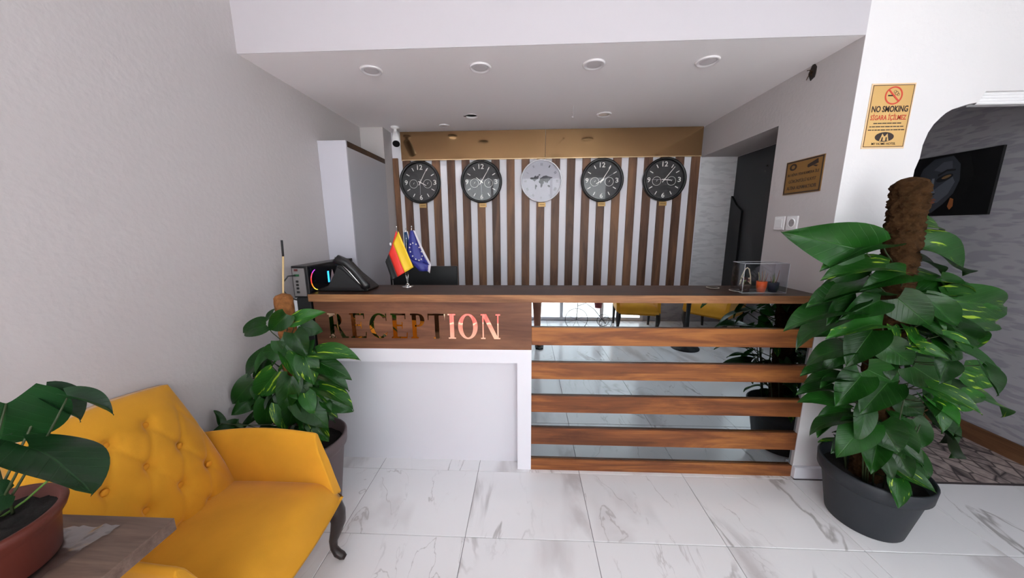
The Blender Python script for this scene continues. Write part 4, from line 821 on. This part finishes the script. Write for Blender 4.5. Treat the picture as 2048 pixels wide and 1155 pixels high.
# acrylic box with miniature plants
ab = thing('acrylic_case', (1.32, 1.91, 1.10), 'clear acrylic display case on the right end of the counter', 'case')
x0, x1, y0_, y1_, z0, z1 = 1.195, 1.432, 1.842, 1.95, 1.1003, 1.262; tk = .003
B(x0, x1, y0_, y0_+tk, z0, z1).build('front_pane', mAcrylic, ab); B(x0, x1, y1_-tk, y1_, z0, z1).build('rear_pane', mAcrylic, ab)
B(x0, x0+tk, y0_+tk, y1_-tk, z0, z1).build('side_pane', mAcrylic, ab); B(x1-tk, x1, y0_+tk, y1_-tk, z0, z1).build('side_pane', mAcrylic, ab)
B(x0, x1, y0_, y1_, z1, z1+tk).build('lid', mAcrylic, ab)
ed = MB(); mEd = mat('acrylic edge', 'b9bcc2', .25)
for z in (z0+.002, z1+.003):
    ed.tube([(x0, y0_, z), (x1, y0_, z)], .0013, 5); ed.tube([(x0, y1_, z), (x1, y1_, z)], .0013, 5); ed.tube([(x0, y0_, z), (x0, y1_, z)], .0013, 5); ed.tube([(x1, y0_, z), (x1, y1_, z)], .0013, 5)
for x in (x0, x1): ed.tube([(x, y0_, z0), (x, y0_, z1)], .0013, 5)
ed.build('edges', mEd, ab)
rng = random.Random(11)
def minipot(x, y, r, h, m_, label, twig, col):
    t = thing('miniature_pot', (x, y, 1.1005), label, 'pot', 'miniature pots in the acrylic case')
    MB().lathe([(r*.72, 0), (r*.95, h*.55), (r, h), (r*.86, h), (r*.8, h*.85), (.0005, h*.85)], (x, y, 1.1005), 20).build('pot', m_, t)
    for k in range(twig):
        a = rng.random()*6.28; q = Vector((x+r*.4*math.cos(a), y+r*.4*math.sin(a), 1.1005+h*.8)); e = q+Vector((.012*math.cos(a), .012*math.sin(a), .04+.04*rng.random()))
        MB().tube([q, q.lerp(e, .5)+Vector((.002, 0, 0)), e], [.0022, .0018, .0010], 6).build('twig', col[k % len(col)], t)
    return t
tc = [mat('pale twig', 'bfae92', .7), mat('dried pink twig', '9a6a5c', .7), mat('green twig', '6a7a4c', .7)]
minipot(1.318, 1.875, .026, .062, mat('bright orange pot', 'e2571f', .4), 'tiny bright orange pot with dried twigs in the acrylic case', 7, tc)
minipot(1.388, 1.885, .028, .055, mat('dark navy pot', '2c2d3c', .4), 'tiny dark navy pot with thin sticks in the acrylic case', 6, tc)
ma = thing('miniature_basket', (1.245, 1.90, 1.1005), 'miniature brown basket with a tall pale looped handle in the acrylic case', 'basket')
MB().lathe([(.022, 0), (.030, .04), (.028, .042), (.020, .01), (.0005, .01)], (1.243, 1.90, 1.1005), 16).build('basket', mat('brown woven', '4c3430', .8, bump=1, bscale=200), ma)
MB().tube([(1.215, 1.90, 1.14), (1.222, 1.90, 1.19), (1.236, 1.90, 1.228), (1.246, 1.90, 1.236), (1.256, 1.90, 1.228), (1.268, 1.90, 1.19), (1.275, 1.90, 1.14)], .0032, 7).build('handle', tc[0], ma)
for k in range(14):
    c = Vector((1.215+.06*rng.random(), 1.89+.02*rng.random(), 1.145+.035*rng.random())); MB().lathe([(.0003, -.005), (.006, 0), (.0003, .006)], c, 6).build('blossom', tc[k % 3], ma)
for x, y, l, c1 in ((1.114, 1.985, 'small shallow dish with a pale rim on the counter, left of two', .9), (1.195, 1.895, 'small shallow dish with a pale rim next to the acrylic case', 1.1)):
    t = thing('small_dish', (x, y, 1.10), l, 'dish', 'small dishes on the counter')
    MB().lathe([(.012, .0005), (.030, .004), (.034, .007), (.032, .0075), (.026, .004), (.0005, .002)], (x, y, 1.10), 24).build('dish', mat('dark dish glaze', '2b2320', .3), t)
    MB().lathe([(.0315, .0075), (.0345, .0078), (.0345, .0066)], (x, y, 1.10), 24, cap=False).build('rim', mat('pale dish rim', 'cfc0ae', .3), t)

# ================================================================== ARMCHAIR
def make_chair():
    t = thing('armchair', (-1.15, .95, 0), 'mustard yellow button-backed velvet armchair with a dark cabriole leg by the left wall', 'armchair')
    yc = .945
    # seat: domed cushion rolling down at the front
    n, m_ = 26, 18; V = []; F = []
    X0, X1, Y0, Y1 = -1.36, -.80, yc-.262, yc+.262
    for i in range(n+1):
        for j in range(m_+1):
            u, v = i/n, j/m_; sx = X0+(X1-X0)*u; sy = Y0+(Y1-Y0)*v
            e = abs(2*v-1); cr = .392+.045*(1-e**3)*(1-abs(2*u-.9)**2.5*.6)
            if u > .8: q = (u-.8)/.2; cr -= .085*q**2.6
            sx += .02*math.sin(PI*v)*u
            V.append((sx, sy, cr))
    for i in range(n):
        for j in range(m_): F.append((i*(m_+1)+j, i*(m_+1)+j+1, (i+1)*(m_+1)+j+1, (i+1)*(m_+1)+j))
    nb = len(V); rim = [i*(m_+1) for i in range(n+1)] + [n*(m_+1)+j for j in range(1, m_+1)] + [i*(m_+1)+m_ for i in range(n-1, -1, -1)] + [j for j in range(m_-1, 0, -1)]
    for k in rim: x, y, z = V[k]; V.append((x+(.006 if x > -.83 else 0), y, .318))
    L = len(rim)
    for k in range(L): F.append((rim[k], rim[(k+1) % L], nb+(k+1) % L, nb+k))
    F.append(tuple(nb+k for k in range(L)))
    s = MB(); s.add(V, F, True); s.build('seat', mYellow, t)
    r = MB(); r.box(-1.38, -.825, yc-.27, yc+.27, .285, .325, b=.008); r.build('seat_frame', mYellow, t)
    # back: tufted slab leaning on the wall
    NU, NV = 60, 44; btn = []
    rowz = [(.42, 0, .2), (.54, .5, .2), (.66, 0, .15), (.78, .5, .12)]
    for z, o, lim in rowz:
        for k in range(-3, 4):
            y = yc+(k+o)*.112
            if abs(y-yc) < lim: btn.append((y, z))
    def surf(u, v):     # u across 0..1, v up 0..1
        z = .36+(.865+.022*math.cos((u-.45)*PI)-.36)*v
        half = .250-.045*v**1.4
        y = yc+(2*u-1)*half
        x = -1.245-.145*v-.03*v*v
        d = .055*(1-abs(2*u-1)**3.2)*(1-abs(2*v-1)**8)
        for by, bz in btn:
            q = ((y-by)**2+(z-bz)**2); d -= .020*math.exp(-q/(2*.014**2))+.006*math.exp(-q/(2*.03**2))
        # diagonal creases between buttons
        a = ((y-yc)/.112+(z-.42)/.24*1.0); b = ((y-yc)/.112-(z-.42)/.24*1.0)
        for c in (a, b):
            f = abs(c-round(c)); d -= .0065*math.exp(-(f*.09)**2/(2*.0035**2))*min(1, max(0, (.84-z)*10))*min(1, (z-.36)*6 if z > .36 else 0)*max(0, 1-(abs(y-yc)/.235)**8)
        return Vector((x+d, y, z)), z
    V = []; F = []
    for i in range(NU+1):
        for j in range(NV+1): V.append(surf(i/NU, j/NV)[0])
    for i in range(NU):
        for j in range(NV): F.append((i*(NV+1)+j, i*(NV+1)+j+1, (i+1)*(NV+1)+j+1, (i+1)*(NV+1)+j))
    nb = len(V); rim = [i*(NV+1) for i in range(NU+1)] + [NU*(NV+1)+j for j in range(1, NV+1)] + [i*(NV+1)+NV for i in range(NU-1, -1, -1)] + [j for j in range(NV-1, 0, -1)]
    L = len(rim)
    for k in rim: p = V[k]; V.append(Vector((max(-1.462, p.x-.07), p.y, p.z-.004)))
    for k in range(L): F.append((rim[k], rim[(k+1) % L], nb+(k+1) % L, nb+k))
    F.append(tuple(nb+k for k in range(L)))
    bk = MB(); bk.add(V, F, True); back = bk.build('backrest', mYellow, t)
    for by, bz in btn:
        v = (bz-.36)/(.875-.36); x = -1.245-.145*v-.03*v*v+.055-.027
        c = Vector((x, by, bz)); ax = Vector((.96, 0, .28)).normalized()
        mb = MB(); secs = []
        for rr, h in ((.0115, -.004), (.0115, .002), (.009, .005), (.004, .0065)): mb_ = [c+ax*h+Vector((0, math.cos(k*PI/6)*rr, math.sin(k*PI/6)*rr)) for k in range(12)]; secs.append(mb_)
        mb.loft(secs); mb.build('button', mYellowB, back)
    # arms: rolled panels sweeping forward
    for sgn in (1, -1):
        secs = []; N = 16
        for i in range(N+1):
            u = i/N; x = -1.40+.545*u
            top = .605+.022*math.sin(PI*min(1, u*1.15)*.9)+(.0 if u < .9 else -.006*(u-.9)*10)
            inner = yc+sgn*(.230+.008*u); sec = []
            prof = [(0, .325), (.006, .40), (.010, .47), (.022, .54), (.040, top-.02), (.055, top-.002), (.068, top), (.080, top-.012), (.078, .56), (.070, .48), (.066, .40), (.066, .325)]
            for dy, z in prof:
                q = max(0, (u-.93)/.07)
                slant = .075*max(0, (.60-z)/.28)**1.0*(u**6)
                px = x+slant-.012*q*(1 if z > .5 else .2)
                sec.append(Vector((px-.03*u**6, inner+sgn*(dy*.72+.004*math.sin(PI*u)), z)))
            secs.append(sec if sgn > 0 else sec[::-1])
        a = MB(); a.loft(secs); ao = a.build('armrest', mYellow, t); bev(ao, .008, 3)
    # legs
    for sgn in (1, -1):
        y = yc+sgn*.255
        path = [(-.845, y, .325), (-.838, y, .29), (-.826, y, .245), (-.826, y+sgn*.002, .20), (-.840, y, .15), (-.858, y, .10), (-.860, y, .06), (-.846, y, .032), (-.826, y, .018), (-.812, y, .010)]
        rad = [.030, .033, .034, .030, .024, .018, .0155, .018, .017, .010]
        MB().tube(path, rad, 14).build('leg', mLeg, t)
        path = [(-1.36, y, .32), (-1.375, y, .18), (-1.40, y, .0)]
        MB().tube([Vector(p) for p in path], [.026, .021, .016], 10).build('leg', mLeg, t)
    return t
chair = make_chair()

# ================================================================== SIDE TABLE
tb = thing('side_table', (-1.15, .3, 0), 'grey brown laminate side table in the left foreground', 'table')
B(-1.455, -.855, -.02, .648, .742, .775, b=.0015).build('tabletop', mTableW, tb)
B(-1.43, -1.40, .02, .61, 0, .742).build('side_panel', mTableW, tb); B(-1.40, -.92, .03, .05, 0, .742).build('side_panel', mTableW, tb)
B(-1.40, -.92, .03, .60, .30, .32).build('shelf', mTableW, tb)
# crumpled film sheet
V = []; F = []; rng = random.Random(21); n = 22
for i in range(n+1):
    for j in range(n+1):
        u, v = i/n, j/n; a, b, c, d = Vector((-1.24, .36, 0)), Vector((-.985, .40, 0)), Vector((-.955, .618, 0)), Vector((-1.18, .60, 0))
        p = a.lerp(b, u).lerp(d.lerp(c, u), v); p.z = .7765+.009*abs(math.sin(9*u+3*v))*rng.random()+.004*rng.random(); V.append(p)
for i in range(n):
    for j in range(n): F.append((i*(n+1)+j, i*(n+1)+j+1, (i+1)*(n+1)+j+1, (i+1)*(n+1)+j))
wp = MB().add(V, F, True).build('plastic_film', mWrap); tag(wp, 'crumpled clear plastic film under the red plant pot on the table', 'plastic')

# ================================================================== PLANTS
def leaf_mesh(name, wid, lobe, droop, fold, curl, m_, nl=12, nw=4):
    """unit leaf: y from 0 (stalk) to 1 (tip), x across; heart shaped base"""
    V = []; F = []; W = 2*nw+1
    for i in range(nl+1):
        t = i/nl
        w = wid*.5*(math.sin(PI*min(1, t*.93+.10))**.75)*(1-.55*t**2.2) if t < 1 else 0.0
        w = wid*1.0*1.12*((t+(.06 if lobe < .3 else .015))**.42)*((1-t)**(.88 if lobe < .3 else .7)) if t < 1 else 0.001
        for j in range(-nw, nw+1):
            s = j/nw; x = s*w; y = t-lobe*abs(s)**1.3*(1-t)**2.2-.03*(1-abs(s))*(0 if t > .1 else 0)
            z = fold*abs(x)-droop*y*y+curl*math.sin(PI*t*2+s*1.5)*.05+.02*math.sin(7*t+3*s)*abs(s)
            if t > .85: z -= .25*(t-.85)
            V.append((x, y, z))
    for i in range(nl):
        for j in range(W-1): F.append((i*W+j, i*W+j+1, (i+1)*W+j+1, (i+1)*W+j))
    me = bpy.data.meshes.new(name); me.from_pydata(V, [], F); me.update()
    me.polygons.foreach_set('use_smooth', [True]*len(me.polygons)); me.materials.append(m_); return me
LMESH = {}
for k in range(3):
    for v_, (dr, fo, cu) in enumerate(((.22, .22, .4), (.32, .10, -.5), (.12, .35, .8))):
        LMESH[k, v_] = leaf_mesh('leaf', 1.0, .16, dr, fo, cu, LM[k])
LMESH['m'] = leaf_mesh('leaf', .92, .34, .12, .12, .3, LMM, 16, 6)
LMESH['m2'] = leaf_mesh('leaf', 1.0, .2, .25, .5, .3, LMM, 16, 5)
def put_leaf(parent, Bp, Tp, wid, nrm, me):
    Bp, Tp = Vector(Bp), Vector(Tp); ax = Tp-Bp; L = ax.length; y = ax/L; z = Vector(nrm); z = (z-y*z.dot(y)).normalized(); x = y.cross(z)
    o = bpy.data.objects.new('leaf', me); COL.objects.link(o); o.parent = parent; o.matrix_parent_inverse = Matrix.Translation(-parent.location)
    m = Matrix((x*wid, y*L, z*L)).transposed().to_4x4(); m.translation = Bp; o.matrix_basis = m; return o
def petiole(mb, a, b, r=.0028, sag=.03):
    a, b = Vector(a), Vector(b); m = (a+b)/2+Vector((0, 0, -sag)) if b.z > a.z else (a+b)/2+Vector((0, 0, sag))
    mb.tube([a, a.lerp(m, .6), m.lerp(b, .5), b], [r*1.2, r, r*.9, r*.7], 6)
def rough_tube(path, r, m_, name, parent, n=20, seg=46, amp=.14, seed=1):
    rg_ = random.Random(seed); P = [Vector(p) for p in path]; V = []; F = []
    for i in range(seg+1):
        t = i/seg; f = t*(len(P)-1); k = min(int(f), len(P)-2); c = P[k].lerp(P[k+1], f-k); rr = r*(1-.0*t)
        if t > .96: rr *= math.sqrt(max(.02, 1-((t-.96)/.04)**2))
        for j in range(n):
            a = 2*PI*j/n; q = rr*(1+amp*(rg_.random()-.5)*2)
            V.append(c+Vector((math.cos(a)*q, math.sin(a)*q, rr*.15*(rg_.random()-.5))))
    for i in range(seg):
        for j in range(n): F.append((i*n+j, i*n+(j+1) % n, (i+1)*n+(j+1) % n, (i+1)*n+j))
    mb = MB(); mb.add(V, F, True); mb.add(V[-n:], [tuple(range(n))]); return mb.build(name, m_, parent)
def pot(parent, c, rt, rb, h, band, m_, soil):
    x, y, z = c; k = .012; rm = rb+(rt-.012-rb)*(h-band)/h
    MB().lathe([(rb*.98, 0), (rb, .004), (rm, h-band-.01), (rm+.004, h-band), (rt-.004, h-band+.012), (rt, h-.006), (rt-.004, h), (rt-k, h-.001), (rt-k-.010, h-band*1.1), (.0008, h-band*1.15)], c, 48).build('pot', m_, parent)
    V = []; mb = MB(); n = 30; rr = rt-.016
    rg_ = random.Random(int(x*100)); F = []
    for i in range(7):
        for j in range(n): a = 2*PI*j/n; q = rr*i/6+.0005; V.append((x+q*math.cos(a), y+q*math.sin(a), z+h-band*.95+.012*rg_.random()+(.012*(1-i/6))))
    for i in range(6):
        for j in range(n): F.append((i*n+j, i*n+(j+1) % n, (i+1)*n+(j+1) % n, (i+1)*n+j))
    mb.add(V, F, True); mb.build('soil', soil, parent)
rng = random.Random(42)
def fill(parent, st, path, zr, rad, n, kinds, size, xlim=None, ymax=None, xmax=None):
    P = [Vector(p) for p in path]
    for i in range(n):
        z = rng.uniform(*zr); t = (z-P[0].z)/(P[-1].z-P[0].z); c = P[0].lerp(P[-1], min(1, max(0, t)))
        a = rng.uniform(0, 2*PI); r0 = rng.uniform(.02, .3)*rad(z)+.02; r1 = r0+rng.uniform(*size)
        b = Vector((c.x+r0*math.cos(a), c.y+r0*math.sin(a), z)); e = Vector((c.x+r1*math.cos(a+rng.uniform(-.4, .4)), c.y+r1*math.sin(a), z-rng.uniform(.0, .09)))
        if ymax and max(b.y, e.y) > ymax: continue
        if xlim and min(b.x, e.x) < xlim: continue
        if xmax and max(b.x, e.x) > xmax: continue
        L = (e-b).length; nn = Vector((math.cos(a)*.5+rng.uniform(-.3, .3), math.sin(a)*.5-.3, .9))
        put_leaf(parent, b, e, L*rng.uniform(.5, .68), nn, LMESH[kinds[rng.randrange(len(kinds))], rng.randrange(3)])
        petiole(st, (c.x, c.y, z-.06), b)
# --- right plant
pr = thing('potted_climber', (1.72, 1.52, 0), 'large leafy climbing plant on a mossy pole in a charcoal pot by the pillar', 'plant')
pot(pr, (1.72, 1.515, 0), .205, .144, .300, .075, mPotG, mSoil)
polep = [(1.695, 1.52, .24), (1.655, 1.52, .9), (1.645, 1.52, 1.25), (1.625, 1.52, 1.665)]
rough_tube(polep, .056, mMoss, 'moss_pole', pr, n=44, seg=190, amp=.17, seed=4)
st = MB()
for i, (bx_, by_, bz_, tx_, ty_, tz_, w_, nx_, ny_, nz_, k) in enumerate(LEAF_R):
    put_leaf(pr, (bx_, by_, bz_), (tx_, ty_, tz_), w_, (nx_, ny_, nz_), LMESH[k, i % 3])
    zz = max(.27, bz_-.10); petiole(st, (1.66+.03*(1.1-zz), 1.52, zz), (bx_, by_, bz_), .003)
fill(pr, st, polep[:3], (.34, 1.12), lambda z: .5+.4*z, 130, (0, 0, 0, 2, 1), (.06, .12), ymax=1.74, xlim=1.555, xmax=1.90)
fill(pr, st, polep[:3], (.78, 1.18), lambda z: .9, 26, (0, 1, 0, 2), (.12, .22), ymax=1.74, xlim=1.66, xmax=2.08)
for k in range(14):
    a = rng.uniform(0, 6.28); q = Vector((1.70+.08*math.cos(a), 1.51+.08*math.sin(a), .245)); e = Vector((1.68+.16*math.cos(a), 1.5+.10*math.sin(a), rng.uniform(.5, .85))); petiole(st, q, e, .0032, .02)
so = st.build('stems', mStemD, pr); so['kind'] = 'stuff'
# --- left plant
pl_ = thing('potted_climber', (-1.12, 1.47, 0), 'leafy climbing plant on a coir pole in a mauve pot behind the armchair', 'plant')
pot(pl_, (-1.12, 1.47, 0), .182, .12, .42, .07, mPotM, mSoil)
poleL = [(-1.13, 1.50, .35), (-1.18, 1.51, .8), (-1.212, 1.55, 1.15)]
rough_tube(poleL, .040, mCoir, 'coir_pole', pl_, n=22, seg=60, amp=.07, seed=8)
MB().tube([(-1.20, 1.565, .40), (-1.235, 1.585, 1.15), (-1.222, 1.60, 1.33)], .0045, 8).build('bamboo_stake', mBamboo, pl_)
MB().tube([(-1.222, 1.60, 1.33), (-1.220, 1.602, 1.41)], .005, 8).build('stake_tip', mBlackM, pl_)
st = MB()
for i, (bx_, by_, bz_, tx_, ty_, tz_, w_, nx_, ny_, nz_, k) in enumerate(LEAF_L):
    put_leaf(pl_, (bx_, by_, bz_), (tx_, ty_, tz_), w_, (nx_, ny_, nz_), LMESH[k, i % 3])
    zz = max(.40, bz_-.10); petiole(st, (-1.16-.05*(zz-.6), 1.50, zz), (bx_, by_, bz_), .0025)
fill(pl_, st, poleL, (.45, .90), lambda z: .45, 60, (0, 0, 2, 0, 1), (.05, .10), xlim=-1.44)
so = st.build('stems', mStemD, pl_); so['kind'] = 'stuff'
# --- foreground plant
pf = thing('potted_plant', (-1.09, .497, .775), 'broad-leaved young plant in a brick red plastic pot in the left foreground', 'plant')
pot(pf, (-1.092, .497, .782), .122, .098, .112, .030, mPotR, mSoil)
MF = ['m', 'm2', 'm2', 'm', 'm2', 'm', 'm']
for i, (bx_, by_, bz_, tx_, ty_, tz_, w_, nx_, ny_, nz_, k) in enumerate(LEAF_M):
    put_leaf(pf, (bx_, by_, bz_), (tx_, ty_, tz_), w_, (nx_, ny_, nz_), LMESH[MF[i]])
for i, q in enumerate(LEAF_M):
    b = Vector(q[:3]); s0 = Vector((-1.11+.012*(i % 3), .50+.01*i, .875)); mb = MB(); petiole(mb, s0, b, .0024, .015); mb.build('stalk', mStem if i == 4 else mStemD, pf)
MB().tube([(-1.105, .515, .865), (-1.108, .52, .91), (-1.10, .53, .95), (-1.09, .54, .985)], [.014, .012, .009, .004], 10).build('sheath', mat('pale green sheath', '4f8a34', .5), pf)
MB().tube([(-1.12, .515, .88), (-1.135, .525, .94)], [.008, .002], 8).build('sheath', mat('brown red sheath', '7a4a38', .6), pf)

# ================================================================== ROOM BEHIND THE CAMERA (seen in the mirrors)
c2 = copy_tree(chair, (1.56, -1.10, 0), PI/2+.15, label='mustard armchair reflected in the counter mirror, left of the pedestal table', group='armchairs across the room')
c3 = copy_tree(chair, (2.62, -.95, 0), PI/2+.9, label='mustard armchair reflected in the counter mirror, behind the big plant', group='armchairs across the room')
pt = thing('pedestal_table', (1.95, -.32, 0), 'black pedestal table reflected in the counter mirror', 'table')
MB().lathe([(.16, 0), (.16, .012), (.05, .03), (.028, .08), (.022, .4), (.03, .70), (.06, .72)], (1.95, -.32, 0), 24).build('pedestal', mBlackM, pt)
MB().lathe([(.0008, .72), (.26, .72), (.26, .745), (.0008, .745)], (1.95, -.32, 0), 40).build('tabletop', mTableW, pt)
# wire bicycle planter
bp_ = thing('bicycle_planter', (.75, -1.05, 0), 'black wire bicycle plant holder with a red pot, seen in the counter mirror', 'planter')
def wheel(x, y, r, tilt):
    M_ = frame((x, y, r+.004), (math.cos(tilt), math.sin(tilt), 0), (0, 0, 1)); mb = MB()
    mb.tube([M_ @ Vector((r*math.cos(2*PI*k/28), r*math.sin(2*PI*k/28), 0)) for k in range(29)], .004, 6)
    for k in range(8): mb.tube([M_ @ Vector((0, 0, 0)), M_ @ Vector((r*math.cos(2*PI*k/8+.4), r*math.sin(2*PI*k/8+.4), 0))], .002, 5)
    mb.build('wheel', mBlackM, bp_)
wheel(.72, -1.0, .16, 0); wheel(1.15, -1.05, .09, 0); wheel(1.15, -1.20, .09, 0)
MB().tube([(.72, -1.0, .164), (.735, -1.0, .36), (.74, -1.0, .52), (.66, -1.0, .56)], .005, 6).build('fork', mBlackM, bp_)
MB().tube([(.735, -1.0, .36), (.85, -1.02, .40), (.98, -1.05, .30), (1.15, -1.12, .09)], .005, 6).build('frame', mBlackM, bp_)
MB().tube([(1.15, -1.05, .09), (1.15, -1.20, .09)], .004, 6).build('axle', mBlackM, bp_)
MB().tube([(1.08, -1.1, .20), (1.08, -1.12, .31)], .004, 6).build('bracket', mBlackM, bp_)
rp = thing('red_pot', (1.05, -1.11, .30), 'small dark red pot on the bicycle plant holder, seen in the counter mirror', 'pot')
MB().lathe([(.05, 0), (.065, .12), (.075, .12), (.075, .14), (.06, .14), (.05, .02), (.0005, .02)], (1.05, -1.11, .312), 24).build('pot', mat('dark red glazed pot', '7a1420', .3), rp)
# salmon curtain
V = []; F = []; n = 60
for i in range(n+1):
    x = -1.22+.86*i/n; y = -1.33+.035*math.sin(i*.95)+.012*math.sin(i*2.3)
    V += [(x, y, .012), (x, y+.01, .5), (x, y, .98)]
for i in range(n):
    for j in range(2): F.append((i*3+j, i*3+j+1, i*3+3+j+1, i*3+3+j))
mCur = mat('salmon curtain', 'ea8a92', .8); nt = mCur.node_tree; tl = nt.nodes.new('ShaderNodeBsdfTranslucent'); tl.inputs[0].default_value = srgb('ff9aa6'); ms = nt.nodes.new('ShaderNodeMixShader'); ms.inputs[0].default_value = .6
nt.links.new(nt.nodes['Principled BSDF'].outputs[0], ms.inputs[1]); nt.links.new(tl.outputs[0], ms.inputs[2]); nt.links.new(ms.outputs[0], nt.nodes['Material Output'].inputs[0])
cu = thing('curtain', (-.79, -1.33, 0), 'low salmon pink curtain across the foot of the glass door opposite the counter', 'curtain')
MB().add(V, F, True).build('drape', mCur, cu); MB().tube([(-1.27, -1.34, .985), (-.3, -1.34, .985)], .012, 10).build('curtain_rail', mChrome, cu)
# person holding the camera (only a leg shows in the mirror)
def skin_body(name, verts, edges, radii, m_, parent, root=0, lv=2):
    me = bpy.data.meshes.new(name); me.from_pydata(verts, edges, []); o = bpy.data.objects.new(name, me); COL.objects.link(o)
    md = o.modifiers.new('skin', 'SKIN'); md.use_smooth_shade = True; md.branch_smoothing = .6
    for i, r in enumerate(radii): me.skin_vertices[0].data[i].radius = (r, r) if not isinstance(r, tuple) else r
    me.skin_vertices[0].data[root].use_root = True
    s = o.modifiers.new('sub', 'SUBSURF'); s.levels = lv; s.render_levels = lv
    me.materials.append(m_)
    o.parent = parent; o.matrix_parent_inverse = Matrix.Translation(-parent.location); return o
mSkin = mat('skin', 'a9725a', .55); mNavy = mat('navy shorts cloth', '1c2436', .85); mShirt = mat('pale shirt cloth', 'b9bcc4', .85); mHair = mat('dark hair', '1c1512', .7)
pe = thing('person', (.03, -.42, 0), 'person in navy shorts and sandals holding up the camera, a leg seen in the mirror', 'person')
px, py = .03, -.42
Vv = [(px, py, .93), (px, py-.01, 1.10), (px, py-.01, 1.28), (px, py, 1.40), (px, py+.01, 1.50), (px, py+.03, 1.60), (px, py+.03, 1.69),
      (px+.095, py, .86), (px+.105, py+.02, .48), (px+.11, py, .09), (px+.12, py+.06, .045), (px+.135, py+.16, .028),
      (px-.095, py, .86), (px-.115, py+.02, .48), (px-.12, py, .09), (px-.13, py+.06, .045), (px-.145, py+.16, .028),
      (px+.17, py-.01, 1.40), (px+.235, py+.03, 1.16), (px+.11, py+.20, 1.29), (px+.075, py+.25, 1.33),
      (px-.17, py-.01, 1.40), (px-.235, py+.03, 1.16), (px-.11, py+.20, 1.29), (px-.075, py+.25, 1.33)]
Ee = [(0,1),(1,2),(2,3),(3,4),(4,5),(5,6),(0,7),(7,8),(8,9),(9,10),(10,11),(0,12),(12,13),(13,14),(14,15),(15,16),(3,17),(17,18),(18,19),(19,20),(3,21),(21,22),(22,23),(23,24)]
Rr = [.14,.125,.145,.12,.055,.082,.07,.088,.056,.036,.036,.030,.088,.056,.036,.036,.030,.055,.040,.030,.024,.055,.040,.030,.024]
body = skin_body('body', Vv, Ee, Rr, mSkin, pe)
for sx in (1, -1):      # hands: palm and five bent fingers around the phone
    hx_, hy_, hz_ = px+sx*.072, py+.262, 1.335
    V2 = [(hx_, hy_-.012, hz_-.02), (hx_-sx*.004, hy_+.012, hz_+.015), (hx_-sx*.006, hy_+.02, hz_+.045)]; E2 = [(0, 1), (1, 2)]; R2 = [.020, .026, .024]
    for q in range(4):
        b0 = len(V2); zz = hz_+.060-.020*q; L_ = (.9, 1, .95, .75)[q]
        V2 += [(hx_-sx*.006, hy_+.030, zz), (hx_-sx*(.006+.024*L_), hy_+.044, zz), (hx_-sx*(.006+.046*L_), hy_+.040, zz)]; E2 += [(1 if q > 1 else 2, b0), (b0, b0+1), (b0+1, b0+2)]; R2 += [.0095, .0085, .007]
    b0 = len(V2); V2 += [(hx_-sx*.012, hy_-.012, hz_+.02), (hx_-sx*.03, hy_-.018, hz_+.035), (hx_-sx*.045, hy_-.012, hz_+.04)]; E2 += [(0, b0), (b0, b0+1), (b0+1, b0+2)]; R2 += [.012, .010, .008]
    skin_body('hand', V2, E2, R2, mSkin, pe, 0, 2)
sh = [(px, py, .95), (px+.095, py, .84), (px+.108, py+.01, .60), (px-.095, py, .84), (px-.112, py+.01, .60)]
skin_body('shorts', sh, [(0, 1), (1, 2), (0, 3), (3, 4)], [.152, .108, .095, .108, .095], mNavy, pe)
ts = [(px, py, .92), (px, py-.01, 1.10), (px, py-.01, 1.28), (px, py, 1.40), (px+.17, py-.01, 1.40), (px+.215, py+.015, 1.24), (px-.17, py-.01, 1.40), (px-.215, py+.015, 1.24)]
skin_body('shirt', ts, [(0, 1), (1, 2), (2, 3), (3, 4), (4, 5), (3, 6), (6, 7)], [.158, .14, .16, .125, .066, .058, .066, .058], mShirt, pe)
hd_ = MB().lathe([(.0005, -.06), (.062, -.045), (.086, .0), (.088, .05), (.062, .105), (.0005, .125)], (px, py+.01, 1.655), 24); hd_.build('hair', mHair, pe)
fc = MB(); fc.lathe([(.0005, -.105), (.045, -.09), (.068, -.03), (.072, .03), (.06, .075), (.0005, .09)], (px, py+.04, 1.63), 24); fc.build('face', mSkin, pe)
for sx in (1, -1):
    MB().lathe([(.0005, -.010), (.010, 0), (.0005, .010)], (px+sx*.03, py+.104, 1.645), 12).build('eye', mat('eye white', 'e8e4e0', .3), pe)
    MB().lathe([(.0005, -.028), (.014, -.01), (.016, .015), (.0005, .028)], (px+sx*.078, py+.02, 1.635), 10).build('ear', mSkin, pe)
    sd = MB(); sd.prism([(-.045, -.09), (.045, -.09), (.055, .06), (.045, .15), (.0, .175), (-.045, .15), (-.052, .06)], Matrix.Translation((px+sx*.13, py+.05, .001)), .018); sd.build('sandal', mBlackM, pe)
    MB().tube([(px+sx*.13-.05, py+.09, .02), (px+sx*.13, py+.10, .068), (px+sx*.13+.05, py+.09, .02)], .010, 8, flat=.5).build('sandal_strap', mBlackM, pe)
MB().tube([(px, py+.102, 1.65), (px, py+.122, 1.615), (px, py+.112, 1.605)], [.007, .013, .010], 10).build('nose', mSkin, pe)
MB().tube([(px-.022, py+.098, 1.575), (px, py+.104, 1.572), (px+.022, py+.098, 1.575)], [.003, .006, .003], 8).build('mouth', mat('lips', '8c4a42', .5), pe)
phn = thing('phone', (px, -.1, 1.37), 'black phone held up in the hands of the photographer', 'phone')
B(px-.078, px+.078, py+.262, py+.271, 1.335, 1.412, b=.003).build('body', mBlack, phn)
